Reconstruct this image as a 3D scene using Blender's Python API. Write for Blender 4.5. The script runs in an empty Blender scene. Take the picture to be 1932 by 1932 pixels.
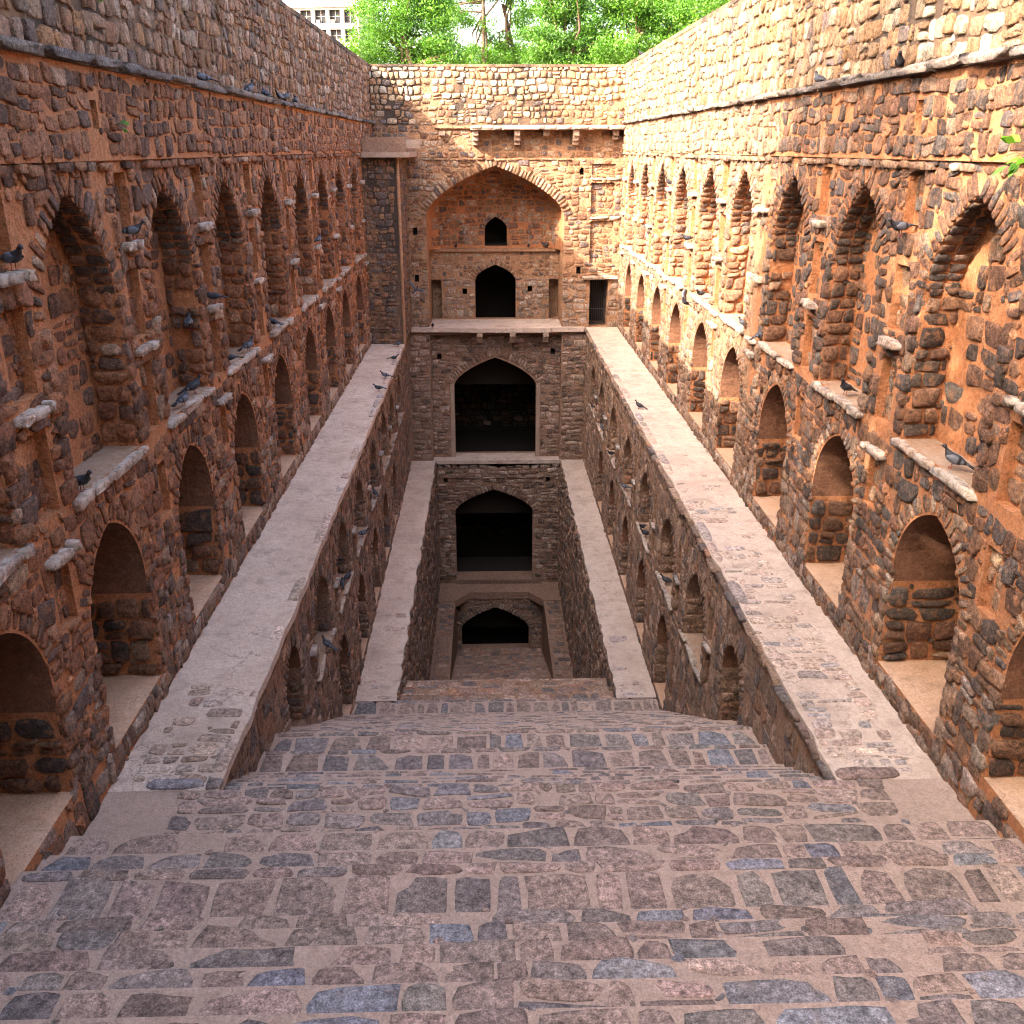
import bpy, math, random
import numpy as np
from mathutils import Matrix, Vector
random.seed(11)
RNG = np.random.default_rng(11)
SC = bpy.context.scene
COL = SC.collection

# ------------------------------------------------------------------ camera
CAM_F = 1763.0 / 1932.0                      # focal length / image width
PITCH = math.radians(21.3)
YAW = math.atan(48.0 / 1932.0 / (CAM_F / math.cos(PITCH)))
f0 = np.array([math.sin(YAW), math.cos(YAW), 0.0])
C_R = np.array([math.cos(YAW), -math.sin(YAW), 0.0])
C_F = f0 * math.cos(PITCH) + np.array([0, 0, -math.sin(PITCH)])
C_U = f0 * math.sin(PITCH) + np.array([0, 0, math.cos(PITCH)])
cam = bpy.data.cameras.new('camera')
cam.sensor_width = 36.0
cam.lens = 36.0 * CAM_F
cam.clip_start = 0.1
cam.clip_end = 3000.0
camo = bpy.data.objects.new('camera', cam)
COL.objects.link(camo)
camo.matrix_world = Matrix(((C_R[0], C_U[0], -C_F[0], 0), (C_R[1], C_U[1], -C_F[1], 0),
                            (C_R[2], C_U[2], -C_F[2], 0), (0, 0, 0, 1)))
SC.camera = camo

# ------------------------------------------------------------------ sky and sun
SUN_FROM = Vector((-2.1, -1.3, 1.82)).normalized()
w = bpy.data.worlds.new('World')
SC.world = w
w.use_nodes = True
nt = w.node_tree
sky = nt.nodes.new('ShaderNodeTexSky')
sky.sky_type = 'NISHITA'
sky.sun_disc = False
sky.sun_elevation = math.asin(SUN_FROM.z)
sky.sun_rotation = math.atan2(SUN_FROM.x, SUN_FROM.y)
sky.air_density = 1.0
sky.dust_density = 6.0
sky.ozone_density = 0.6
nt.links.new(sky.outputs[0], nt.nodes['Background'].inputs[0])
nt.nodes['Background'].inputs[1].default_value = 0.15
sun = bpy.data.lights.new('sun', 'SUN')
sun.energy = 2.15
sun.angle = math.radians(0.5)
sun.color = (1.0, 0.92, 0.82)
suno = bpy.data.objects.new('sun', sun)
COL.objects.link(suno)
suno.rotation_euler = (-SUN_FROM).to_track_quat('-Z', 'Y').to_euler()
suno.location = (-30, -10, 40)
SC.view_settings.view_transform = 'Standard'
SC.view_settings.look = 'None'
SC.view_settings.gamma = 1.0
SC.view_settings.use_curve_mapping = False
SC.view_settings.exposure = 3.4
SC.view_settings.use_white_balance = True
SC.view_settings.white_balance_temperature = 7300
SC.view_settings.white_balance_tint = 14
try:
    SC.cycles.filter_width = 1.1
    SC.cycles.max_bounces = 7
    SC.cycles.diffuse_bounces = 3
except Exception:
    pass

# ------------------------------------------------------------------ materials
def new_mat(name, rough=0.9):
    m = bpy.data.materials.new(name)
    m.use_nodes = True
    b = m.node_tree.nodes['Principled BSDF']
    b.inputs['Roughness'].default_value = rough
    b.inputs['Specular IOR Level'].default_value = 0.25
    return m, m.node_tree, b

def N(t, kind, **kw):
    n = t.nodes.new(kind)
    for k, v in kw.items():
        setattr(n, k, v)
    return n

def noise(t, co, scale, detail=4, rough=0.6):
    n = N(t, 'ShaderNodeTexNoise')
    n.inputs['Scale'].default_value = scale
    n.inputs['Detail'].default_value = detail
    n.inputs['Roughness'].default_value = rough
    t.links.new(co, n.inputs['Vector'])
    return n.outputs['Fac']

def ramp(t, fac, stops):
    r = N(t, 'ShaderNodeValToRGB')
    e = r.color_ramp.elements
    while len(e) < len(stops):
        e.new(0.5)
    for i, (p, c) in enumerate(stops):
        e[i].position = p
        e[i].color = (c[0], c[1], c[2], 1) if not isinstance(c, (int, float)) else (c, c, c, 1)
    t.links.new(fac, r.inputs[0])
    return r.outputs[0]

def mix(t, fac, a, b, blend='MIX'):
    m = N(t, 'ShaderNodeMix', data_type='RGBA', blend_type=blend)
    for sock, v in ((m.inputs[0], fac), (m.inputs[6], a), (m.inputs[7], b)):
        if isinstance(v, (int, float)):
            sock.default_value = v
        elif isinstance(v, tuple):
            sock.default_value = (v[0], v[1], v[2], 1)
        else:
            t.links.new(v, sock)
    return m.outputs[2]

def world_co(t):
    return N(t, 'ShaderNodeNewGeometry').outputs['Position']

def bump(t, b, heights, dist):
    prev = None
    for h, d in zip(heights, dist):
        n = N(t, 'ShaderNodeBump')
        n.inputs['Strength'].default_value = 1.0
        n.inputs['Distance'].default_value = d
        t.links.new(h, n.inputs['Height'])
        if prev is not None:
            t.links.new(prev, n.inputs['Normal'])
        prev = n.outputs[0]
    t.links.new(prev, b.inputs['Normal'])

def stone_mat(name, dust, dust_amt=0.45, scale=1.0, bumps=(0.07, 0.075), white=0.0):
    """stones: own colour from the mesh attribute, grain, veins and mortar dust"""
    m, t, b = new_mat(name, 0.86)
    at = N(t, 'ShaderNodeAttribute', attribute_name='col')
    co = world_co(t)
    n1 = noise(t, co, 4.0 * scale, 5, 0.65)
    n2 = noise(t, co, 17.0 * scale, 6, 0.72)
    n3 = noise(t, co, 70.0 * scale, 3, 0.6)
    c = mix(t, 0.8, at.outputs['Color'], ramp(t, n1, [(0.3, 0.62), (0.55, 1.0), (0.75, 1.35)]), 'MULTIPLY')
    c = mix(t, 0.95, c, ramp(t, n2, [(0.34, 0.38), (0.5, 1.0), (0.66, 1.75)]), 'MULTIPLY')
    c = mix(t, 0.75, c, ramp(t, n3, [(0.34, 0.45), (0.5, 1.0), (0.66, 1.6)]), 'MULTIPLY')
    msk = ramp(t, noise(t, co, 7.0 * scale, 6, 0.75), [(0.53, 0.0), (0.62, dust_amt)])
    c = mix(t, msk, c, dust)
    if white > 0:
        mp = N(t, 'ShaderNodeMapping')
        mp.inputs['Scale'].default_value = (1, 1, 0.35)
        t.links.new(co, mp.inputs[0])
        msk = ramp(t, noise(t, mp.outputs[0], 7.0, 5, 0.7), [(0.5 - 0.05 * white, 0.0), (0.64 - 0.04 * white, 0.75)])
        c = mix(t, msk, c, (0.37, 0.325, 0.285))
    t.links.new(c, b.inputs['Base Color'])
    bump(t, b, [n1, n2, n3], [bumps[0], bumps[1], bumps[1] * 0.3])
    return m

def mortar_mat(name, c0, c1, c2, scale=1.0, mould=None, b0=0.09):
    m, t, b = new_mat(name, 0.95)
    co = world_co(t)
    n0 = noise(t, co, 0.9 * scale, 5, 0.6)
    n1 = noise(t, co, 6.0 * scale, 6, 0.65)
    n2 = noise(t, co, 42.0 * scale, 4, 0.6)
    c = mix(t, ramp(t, n0, [(0.35, 0.0), (0.65, 1.0)]), c0, c1)
    c = mix(t, ramp(t, n1, [(0.45, 0.0), (0.75, 0.8)]), c, c2)
    c = mix(t, 0.6, c, ramp(t, n2, [(0.3, 0.6), (0.5, 1.0), (0.72, 1.4)]), 'MULTIPLY')
    if mould:
        mp = N(t, 'ShaderNodeMapping')
        mp.inputs['Scale'].default_value = (1, 1, 0.3)
        t.links.new(co, mp.inputs[0])
        msk = ramp(t, noise(t, mp.outputs[0], 0.55, 4, 0.6), [(0.42, 0.0), (0.58, 0.92)])
        c = mix(t, msk, c, mould)
    t.links.new(c, b.inputs['Base Color'])
    n3 = noise(t, co, 16.0 * scale, 6, 0.7)
    c = mix(t, 0.7 if b0 > 0.05 else 0.4, c, ramp(t, n3, [(0.3, 0.55), (0.5, 1.0), (0.7, 1.4)]), 'MULTIPLY')
    t.links.new(c, b.inputs['Base Color'])
    bump(t, b, [n1, n3, n2], [b0, b0 * 0.55, b0 * 0.3])
    return m

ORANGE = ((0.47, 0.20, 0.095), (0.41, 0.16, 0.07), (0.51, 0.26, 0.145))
M = {}
M['mortar'] = mortar_mat('orange_lime_mortar', *ORANGE)
M['mortar_top'] = mortar_mat('parapet_mortar', (0.32, 0.18, 0.10), (0.26, 0.15, 0.09), (0.38, 0.24, 0.15), mould=(0.045, 0.037, 0.033))
M['mortar_far'] = mortar_mat('sandy_mortar', (0.36, 0.20, 0.115), (0.31, 0.16, 0.09), (0.44, 0.29, 0.19))
M['mortar_low'] = mortar_mat('grey_brown_mortar', (0.31, 0.185, 0.125), (0.26, 0.15, 0.105), (0.37, 0.24, 0.17))
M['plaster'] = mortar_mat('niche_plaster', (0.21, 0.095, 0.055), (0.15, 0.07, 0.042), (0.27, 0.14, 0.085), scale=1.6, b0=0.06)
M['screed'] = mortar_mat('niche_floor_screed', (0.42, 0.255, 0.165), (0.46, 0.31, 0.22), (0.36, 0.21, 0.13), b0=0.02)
M['walk'] = mortar_mat('walkway_screed', (0.50, 0.385, 0.315), (0.56, 0.45, 0.38), (0.42, 0.31, 0.25), scale=1.3, b0=0.045)
def wear(m, crack_scale, stain):
    """stains, specks and hairline cracks over a screed"""
    t = m.node_tree
    b = t.nodes['Principled BSDF']
    src = b.inputs['Base Color'].links[0].from_socket
    co = world_co(t)
    c = mix(t, ramp(t, noise(t, co, 0.7, 6, 0.7), [(0.46, 0.0), (0.66, 0.75)]), src, stain)
    c = mix(t, ramp(t, noise(t, co, 2.6, 6, 0.75), [(0.52, 0.0), (0.66, 0.55)]), c, tuple(x * 0.62 for x in stain))
    c = mix(t, ramp(t, noise(t, co, 30, 3, 0.6), [(0.62, 0.0), (0.70, 0.6)]), c, (0.14, 0.10, 0.085))
    wv = N(t, 'ShaderNodeVectorMath', operation='ADD')
    nz = N(t, 'ShaderNodeTexNoise')
    nz.inputs['Scale'].default_value = 2.2
    nz.inputs['Detail'].default_value = 5
    t.links.new(co, nz.inputs['Vector'])
    t.links.new(co, wv.inputs[0])
    t.links.new(nz.outputs['Color'], wv.inputs[1])
    vo = N(t, 'ShaderNodeTexVoronoi', feature='DISTANCE_TO_EDGE')
    vo.inputs['Scale'].default_value = crack_scale
    t.links.new(wv.outputs[0], vo.inputs['Vector'])
    line = ramp(t, vo.outputs['Distance'], [(0.0, 0.75), (0.012, 0.0)])
    keep = ramp(t, noise(t, co, 0.9, 2, 0.5), [(0.45, 0.0), (0.6, 1.0)])
    c = mix(t, mix(t, 1.0, line, keep, 'MULTIPLY'), c, (0.16, 0.105, 0.08))
    t.links.new(c, b.inputs['Base Color'])
wear(M['walk'], 0.8, (0.40, 0.30, 0.24))
wear(M['screed'], 0.6, (0.36, 0.22, 0.14))
M['joint'] = mortar_mat('step_joint_mortar', (0.39, 0.285, 0.23), (0.43, 0.315, 0.26), (0.30, 0.215, 0.17), scale=1.5, b0=0.05)
M['stone'] = stone_mat('rubble_stone', (0.36, 0.17, 0.09), 0.7)
M['stone_top'] = stone_mat('parapet_stone', (0.36, 0.24, 0.16), 0.35)
M['stone_low'] = stone_mat('weathered_stone', (0.33, 0.21, 0.15), 0.45)
M['flag'] = stone_mat('flagstone', (0.31, 0.235, 0.2), 0.24, 1.0, (0.03, 0.03))
M['sill'] = stone_mat('stained_sill_stone', (0.36, 0.2, 0.12), 0.3, 1.0, (0.03, 0.012), white=1.0)
M['ledge'] = mortar_mat('stained_ledge_top', (0.36, 0.25, 0.18), (0.34, 0.19, 0.115), (0.42, 0.34, 0.28), scale=2.0, b0=0.05)
M['edge'] = mortar_mat('pale_plaster_edge', (0.36, 0.26, 0.2), (0.30, 0.2, 0.145), (0.42, 0.33, 0.27), scale=2.0, b0=0.04)
M['dark'] = new_mat('painted_room_shade', 1.0)[0]  # near-black colour paints the shade inside rooms and holes
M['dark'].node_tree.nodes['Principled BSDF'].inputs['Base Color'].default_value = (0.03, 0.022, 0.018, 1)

def flat_mat(name, c, rough=0.8, metal=0.0):
    m, t, b = new_mat(name, rough)
    co = N(t, 'ShaderNodeTexCoord').outputs['Object']
    n = noise(t, co, 30.0, 3, 0.6)
    t.links.new(mix(t, 0.5, c, ramp(t, n, [(0.3, 0.6), (0.7, 1.35)]), 'MULTIPLY'), b.inputs['Base Color'])
    b.inputs['Metallic'].default_value = metal
    return m

# ------------------------------------------------------------------ object helpers
def link(o, parent=None):
    COL.objects.link(o)
    if parent is not None:
        o.parent = parent
        o.matrix_parent_inverse = Matrix.Translation(-root_loc(parent))
    return o

def root_loc(p):
    l = Vector(p.location)
    return l

def thing(name, label, cat, loc, group=None):
    o = bpy.data.objects.new(name, None)
    o.empty_display_size = 0.3
    o.location = loc
    COL.objects.link(o)
    o['label'] = label
    o['category'] = cat
    if group:
        o['group'] = group
    return o

def structure(o):
    o['kind'] = 'structure'
    return o

def mesh_np(name, verts, quads=None, tris=None, cols=None, smooth=False, mats=None, midx=None):
    verts = np.asarray(verts, np.float32).reshape(-1, 3)
    quads = np.zeros((0, 4), np.int32) if quads is None else np.asarray(quads, np.int32).reshape(-1, 4)
    tris = np.zeros((0, 3), np.int32) if tris is None else np.asarray(tris, np.int32).reshape(-1, 3)
    me = bpy.data.meshes.new(name)
    nq, n3 = len(quads), len(tris)
    me.vertices.add(len(verts))
    me.vertices.foreach_set('co', verts.ravel())
    me.loops.add(nq * 4 + n3 * 3)
    me.loops.foreach_set('vertex_index', np.concatenate([quads.ravel(), tris.ravel()]))
    me.polygons.add(nq + n3)
    st = np.concatenate([np.arange(nq) * 4, nq * 4 + np.arange(n3) * 3]).astype(np.int32)
    me.polygons.foreach_set('loop_start', st)
    if smooth:
        me.polygons.foreach_set('use_smooth', np.ones(nq + n3, bool))
    if mats:
        for m in mats:
            me.materials.append(m)
    if midx is not None:
        me.polygons.foreach_set('material_index', np.asarray(midx, np.int32))
    if cols is not None:
        a = me.color_attributes.new('col', 'FLOAT_COLOR', 'POINT')
        cc = np.ones((len(verts), 4), np.float32)
        cc[:, :3] = cols
        a.data.foreach_set('color', cc.ravel())
    me.update(calc_edges=True)
    return me

class Frame:
    """a wall's own plane: u along, v up, n out of the wall"""
    def __init__(s, o, u, v, n):
        s.o, s.u, s.v, s.n = [np.array(a, float) for a in (o, u, v, n)]
        s.flip = np.dot(np.cross(s.u, s.v), s.n) < 0
    def w(s, p):
        p = np.asarray(p, float)
        return s.o + p[..., 0:1] * s.u + p[..., 1:2] * s.v + p[..., 2:3] * s.n
    def off(s, n):
        return Frame(s.o + s.n * n, s.u, s.v, s.n)

class MB:
    """faces with a material each, collected into one mesh"""
    def __init__(s):
        s.v, s.f, s.m, s.mats = [], [], [], []
    def mi(s, m):
        if m not in s.mats:
            s.mats.append(m)
        return s.mats.index(m)
    def face(s, pts, mat):
        i = len(s.v)
        s.v += [tuple(p) for p in pts]
        s.f.append(tuple(range(i, i + len(pts))))
        s.m.append(s.mi(mat))
    def quad(s, fr, uv, n, mat):
        pts = fr.w(np.array([(u, v, n) for u, v in uv]))
        s.face(pts[::-1] if fr.flip else pts, mat)
    def box(s, a, b, mat, fr=None):
        x0, y0, z0 = a
        x1, y1, z1 = b
        P = np.array([(x0, y0, z0), (x1, y0, z0), (x1, y1, z0), (x0, y1, z0),
                      (x0, y0, z1), (x1, y0, z1), (x1, y1, z1), (x0, y1, z1)], float)
        if fr is not None:
            P = fr.w(P)
        i = len(s.v)
        s.v += [tuple(p) for p in P]
        for f in ((0, 3, 2, 1), (4, 5, 6, 7), (0, 1, 5, 4), (1, 2, 6, 5), (2, 3, 7, 6), (3, 0, 4, 7)):
            f = f[::-1] if (fr is not None and fr.flip) else f
            s.f.append(tuple(i + k for k in f))
            s.m.append(s.mi(mat))
    def build(s, name, parent=None, smooth=False):
        me = bpy.data.meshes.new(name)
        me.from_pydata(s.v, [], s.f)
        for m in s.mats:
            me.materials.append(m)
        me.polygons.foreach_set('material_index', np.array(s.m, np.int32))
        if smooth:
            me.polygons.foreach_set('use_smooth', np.ones(len(s.f), bool))
        me.update()
        return link(bpy.data.objects.new(name, me), parent)

# ------------------------------------------------------------------ openings
class Op:
    """arched (vs < va) or square opening in a wall"""
    def __init__(s, uc, a, vb, va, vs=None, k=0.3, depth=0.4, name='arch_niche', back=None, reveal=None,
                 sill=None, soffit=None, seal=True, soffit_from=None):
        s.uc, s.a, s.vb, s.va, s.k, s.depth, s.name = uc, a, vb, va, k, depth, name
        s.vs = va if vs is None else vs
        s.back, s.reveal, s.sill, s.soffit, s.seal = back, reveal, sill, soffit, seal
        s.soffit_from = s.vs if soffit_from is None else soffit_from
    def top(s, x, e=0.0):
        q = np.clip(np.abs(x - s.uc) / (s.a + e), 0, 1)
        g = 1 - s.k * q - (1 - s.k) * (1 - np.sqrt(np.clip(1 - q ** 2.3, 0, 1)))
        return s.vs + (s.va + e - s.vs) * g
    def inside(s, u, v, e=0.0):
        base = (np.abs(u - s.uc) < s.a) & (v > s.vb) & (v < s.top(u))
        if e > 0 and s.va > s.vs:
            base |= (np.abs(u - s.uc) < s.a + e) & (v > s.vs) & (v < s.top(u, e))
        return base
    def outline(s, nseg=18):
        """from bottom left over the top to bottom right"""
        if s.va <= s.vs + 1e-6:
            return [(s.uc - s.a, s.vb), (s.uc - s.a, s.va), (s.uc + s.a, s.va), (s.uc + s.a, s.vb)]
        th = np.linspace(math.pi / 2, 0, nseg // 2 + 1)
        left = [(s.uc - s.a * math.sin(t), float(s.top(s.uc - s.a * math.sin(t)))) for t in th]
        right = [(2 * s.uc - p[0], p[1]) for p in left[:-1]][::-1]
        mid = [(s.uc - s.a, s.soffit_from)] if s.soffit_from < s.vs - 1e-4 else []
        midr = [(s.uc + s.a, s.soffit_from)] if mid else []
        return [(s.uc - s.a, s.vb)] + mid + left + right + midr + [(s.uc + s.a, s.vb)]

def cut_wall(mb, fr, u0, u1, v0, v1, ops, mat, n=0.0, gap=None):
    """front face of a wall with its openings left out"""
    us = sorted({u0, u1} | {max(u0, min(u1, x)) for o in ops for x in (o.uc - o.a, o.uc + o.a)})
    vs = sorted({v0, v1} | {max(v0, min(v1, x)) for o in ops for x in (o.vb, o.va)})
    def inbox(u, v):
        return any(abs(u - o.uc) < o.a and o.vb < v < o.va for o in ops)
    for j in range(len(vs) - 1):
        vc = 0.5 * (vs[j] + vs[j + 1])
        run = None
        for i in range(len(us)):
            ok = i < len(us) - 1 and not inbox(0.5 * (us[i] + us[i + 1]), vc)
            if ok and run is None:
                run = us[i]
            if not ok and run is not None:
                mb.quad(fr, [(run, vs[j]), (us[i], vs[j]), (us[i], vs[j + 1]), (run, vs[j + 1])], n, mat)
                run = None
    for o in ops:
        if o.va > o.vs + 1e-6:
            ol = [p for p in o.outline() if p[1] >= o.vs - 1e-6]
            h = len(ol) // 2
            for i in range(len(ol) - 1):
                (a, b), (c, d) = ol[i], ol[i + 1]
                mb.quad(fr, [(a, b), (c, d), (c, o.va), (a, o.va)], n, mat)

def niche(mb, fr, o, n=0.0, mat=None, nback=True):
    """reveal, sill and back of an opening"""
    rv = o.reveal or mat
    bk = o.back or rv
    ol = o.outline()
    d = n - o.depth
    for i in range(len(ol) - 1):
        (a, b), (c, e) = ol[i], ol[i + 1]
        m = o.soffit if (o.soffit and min(b, e) >= o.soffit_from - 1e-4) else rv
        P = fr.w(np.array([(a, b, n), (a, b, d), (c, e, d), (c, e, n)]))
        mb.face(P[::-1] if fr.flip else P, m)
    P = fr.w(np.array([(o.uc - o.a, o.vb, n), (o.uc + o.a, o.vb, n), (o.uc + o.a, o.vb, d), (o.uc - o.a, o.vb, d)]))
    mb.face(P[::-1] if fr.flip else P, o.sill or rv)
    if nback:
        top = [p for p in ol]
        for i in range(len(top) // 2):
            l0, l1 = top[i], top[i + 1]
            r0, r1 = top[-1 - i], top[-2 - i]
            if i + 1 > len(top) - 2 - i:
                break
            m = o.soffit if (o.soffit and min(l0[1], l1[1]) >= o.soffit_from - 1e-4) else bk
            pts = [l0, r0, r1, l1] if (l1 != r1) else [l0, r0, l1]
            mb.quad(fr, pts, d, m)

# ------------------------------------------------------------------ stones
def template(K):
    q, t = [], []
    for k in range(K):   # buried ring, shoulder, face
        j = (k + 1) % K
        q.append((k, j, K + j, K + k))
        q.append((K + k, K + j, 2 * K + j, 2 * K + k))
        t.append((2 * K + k, 2 * K + j, 3 * K))
    return np.array(q), np.array(t)
TPL = {K: template(K) for K in (8, 10, 12)}

def perimeter(K):
    """points round a unit square: corners first of all, the rest along the edges"""
    extra = {8: (1, 1, 1, 1), 10: (2, 1, 2, 1), 12: (2, 2, 2, 2)}[K]
    c = [(-1, -1), (1, -1), (1, 1), (-1, 1)]
    out = []
    for i in range(4):
        p, q = c[i], c[(i + 1) % 4]
        out.append((p[0], p[1], 1))
        for k in range(extra[i]):
            f = (k + 1) / (extra[i] + 1)
            out.append((p[0] + (q[0] - p[0]) * f, p[1] + (q[1] - p[1]) * f, 0))
    return np.array(out, float)
PERIM = {K: perimeter(K) for K in (8, 10, 12)}
WK = RNG.normal(0, 1, (6, 2)) * np.array([[1.5], [1.5], [3], [3], [5], [5]])
WP = RNG.uniform(0, 6.28, (6, 2))
def wavy(u, v, amp):
    du, dv = 0, 0
    for k in range(6):
        ph = WK[k, 0] * u + WK[k, 1] * v
        du = du + np.sin(ph + WP[k, 0]) * amp / (1 + k * 0.35)
        dv = dv + np.sin(ph + WP[k, 1]) * amp / (1 + k * 0.35)
    return u + du * 0.55, v + dv * 0.55

def stones(fr, cu, cv, a, b, h, cols, K=10, rot=None, ops=(), expand=0.0, jit=0.06, n0=0.0, ex=6.0, flat=0.86,
           tilt=0.075, rough=0.16, bury=0.03, wave=0.0):
    """many stones in one go: returns world vertices (n, 3K+1, 3) and colours"""
    cu, cv, a, b = [np.asarray(x, float) for x in (cu, cv, a, b)]
    n = len(cu)
    cols = np.asarray(cols, float)
    if n == 0:
        return None
    h = np.broadcast_to(np.asarray(h, float), (n,)).copy()
    per = PERIM[K]
    sx, sy = per[:, 0][None, :], per[:, 1][None, :]
    corner = per[:, 2][None, :]
    cut = 1 - corner * RNG.uniform(0.0, 0.9 / ex, (n, K)) ** 1.0 - jit * RNG.random((n, K)) * 1.3
    big = (RNG.random((n, K)) < 0.13) * corner * RNG.uniform(0.1, 0.32, (n, K))
    cut = cut - big * min(1.0, jit / 0.06)
    x, y = a[:, None] * sx * cut, b[:, None] * sy * cut
    x = x * (1 + RNG.uniform(-0.14, 0.14, (n, 1)) * sy * (jit > 0.03))
    y = y * (1 + RNG.uniform(-0.12, 0.12, (n, 1)) * sx * (jit > 0.03))
    rr = RNG.normal(0, 0.06, n) if rot is None else np.asarray(rot, float)
    cr, sr = np.cos(rr)[:, None], np.sin(rr)[:, None]
    U = cu[:, None] + x * cr - y * sr
    V = cv[:, None] + x * sr + y * cr
    if wave > 0:
        U, V = wavy(U, V, wave)
        cu, cv = U.mean(1), V.mean(1)
    if ops:
        def blocked(u, v):
            m = np.zeros(u.shape, bool)
            for o in ops:
                m |= o.inside(u, v, expand)
            return m
        keep = ~blocked(cu, cv)
        bad = blocked(U, V)
        lo, hi = np.zeros((n, K)), np.ones((n, K))
        if bad[keep].any():
            for _ in range(6):
                md = 0.5 * (lo + hi)
                bl = blocked(cu[:, None] + (U - cu[:, None]) * md, cv[:, None] + (V - cv[:, None]) * md)
                hi = np.where(bl, md, hi)
                lo = np.where(bl, lo, md)
            f = np.where(bad, lo * 0.97, 1.0)
            keep &= f.mean(1) > 0.42
            U = cu[:, None] + (U - cu[:, None]) * f
            V = cv[:, None] + (V - cv[:, None]) * f
        U, V, h, cols = U[keep], V[keep], h[keep], cols[keep]
        a, b = a[keep], b[keep]
        n = len(U)
        if n == 0:
            return None
    mu, mv = U.mean(1)[:, None], V.mean(1)[:, None]
    du, dv = U - mu, V - mv
    t1, t2 = RNG.normal(0, tilt, (n, 1)), RNG.normal(0, tilt, (n, 1))
    hh = h[:, None]
    sh = np.where(hh > 0.075, 0.9, 0.62)
    flat = np.where(hh > 0.075, max(flat, 0.95), flat)
    P = np.empty((n, 3 * K + 1, 3))
    P[:, :K, 0], P[:, :K, 1], P[:, :K, 2] = U, V, n0 - bury
    P[:, K:2 * K, 0] = mu + du * 0.985
    P[:, K:2 * K, 1] = mv + dv * 0.985
    P[:, K:2 * K, 2] = n0 + hh * (sh + RNG.uniform(-rough, rough, (n, K)) * 0.7) + t1 * du + t2 * dv
    sc = np.minimum(flat + RNG.uniform(-0.07, 0.06, (n, K)), 0.985)
    P[:, 2 * K:3 * K, 0] = mu + du * sc
    P[:, 2 * K:3 * K, 1] = mv + dv * sc
    P[:, 2 * K:3 * K, 2] = n0 + hh * (1 + RNG.uniform(-rough, rough, (n, K))) + t1 * du + t2 * dv
    P[:, 3 * K, 0], P[:, 3 * K, 1] = mu[:, 0], mv[:, 0]
    P[:, 3 * K, 2] = n0 + h * (1.05 + RNG.uniform(-rough, rough, n))
    return fr.w(P), cols, K, fr.flip

def coursed(u0, u1, v0, v1, rowh, wid, gap=0.024, split=0.3, drop=0.05, wob=0.03, stagger=True):
    """cells of random coursed rubble: centre and half sizes"""
    out = []
    v = v0
    ph = random.random() * 10
    while v < v1 - 0.05:
        h = random.uniform(*rowh)
        if v + h > v1 - rowh[0] * 0.5:
            h = v1 - v
        u = u0 - random.random() * wid[0] if stagger else u0
        while u < u1:
            wd = random.uniform(*wid) * (0.75 + 0.5 * random.random())
            if u + wd > u1:
                wd = max(u1 - u, 0.06)
            dv = wob * math.sin(u * 1.7 + ph + v) + wob * 0.6 * math.sin(u * 4.1 + v * 3)
            uu0, uu1 = max(u, u0), u + wd
            if uu1 - uu0 > 0.07 and random.random() > drop:
                if random.random() < split and h > 0.2:
                    f = random.uniform(0.35, 0.65)
                    parts = [(v, v + h * f), (v + h * f, v + h)]
                else:
                    parts = [(v, v + h)]
                for p0, p1 in parts:
                    g = gap * random.uniform(0.6, 1.5)
                    aa, bb = (uu1 - uu0 - g) / 2, (p1 - p0 - g) / 2
                    if aa > 0.025 and bb > 0.02:
                        out.append(((uu0 + uu1) / 2, min(max((p0 + p1) / 2 + dv, v0 + bb), v1 - bb), aa, bb))
            u += wd
        v += h
    if not out:
        return [np.zeros(0)] * 4
    return list(np.array(out).T)

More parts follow.
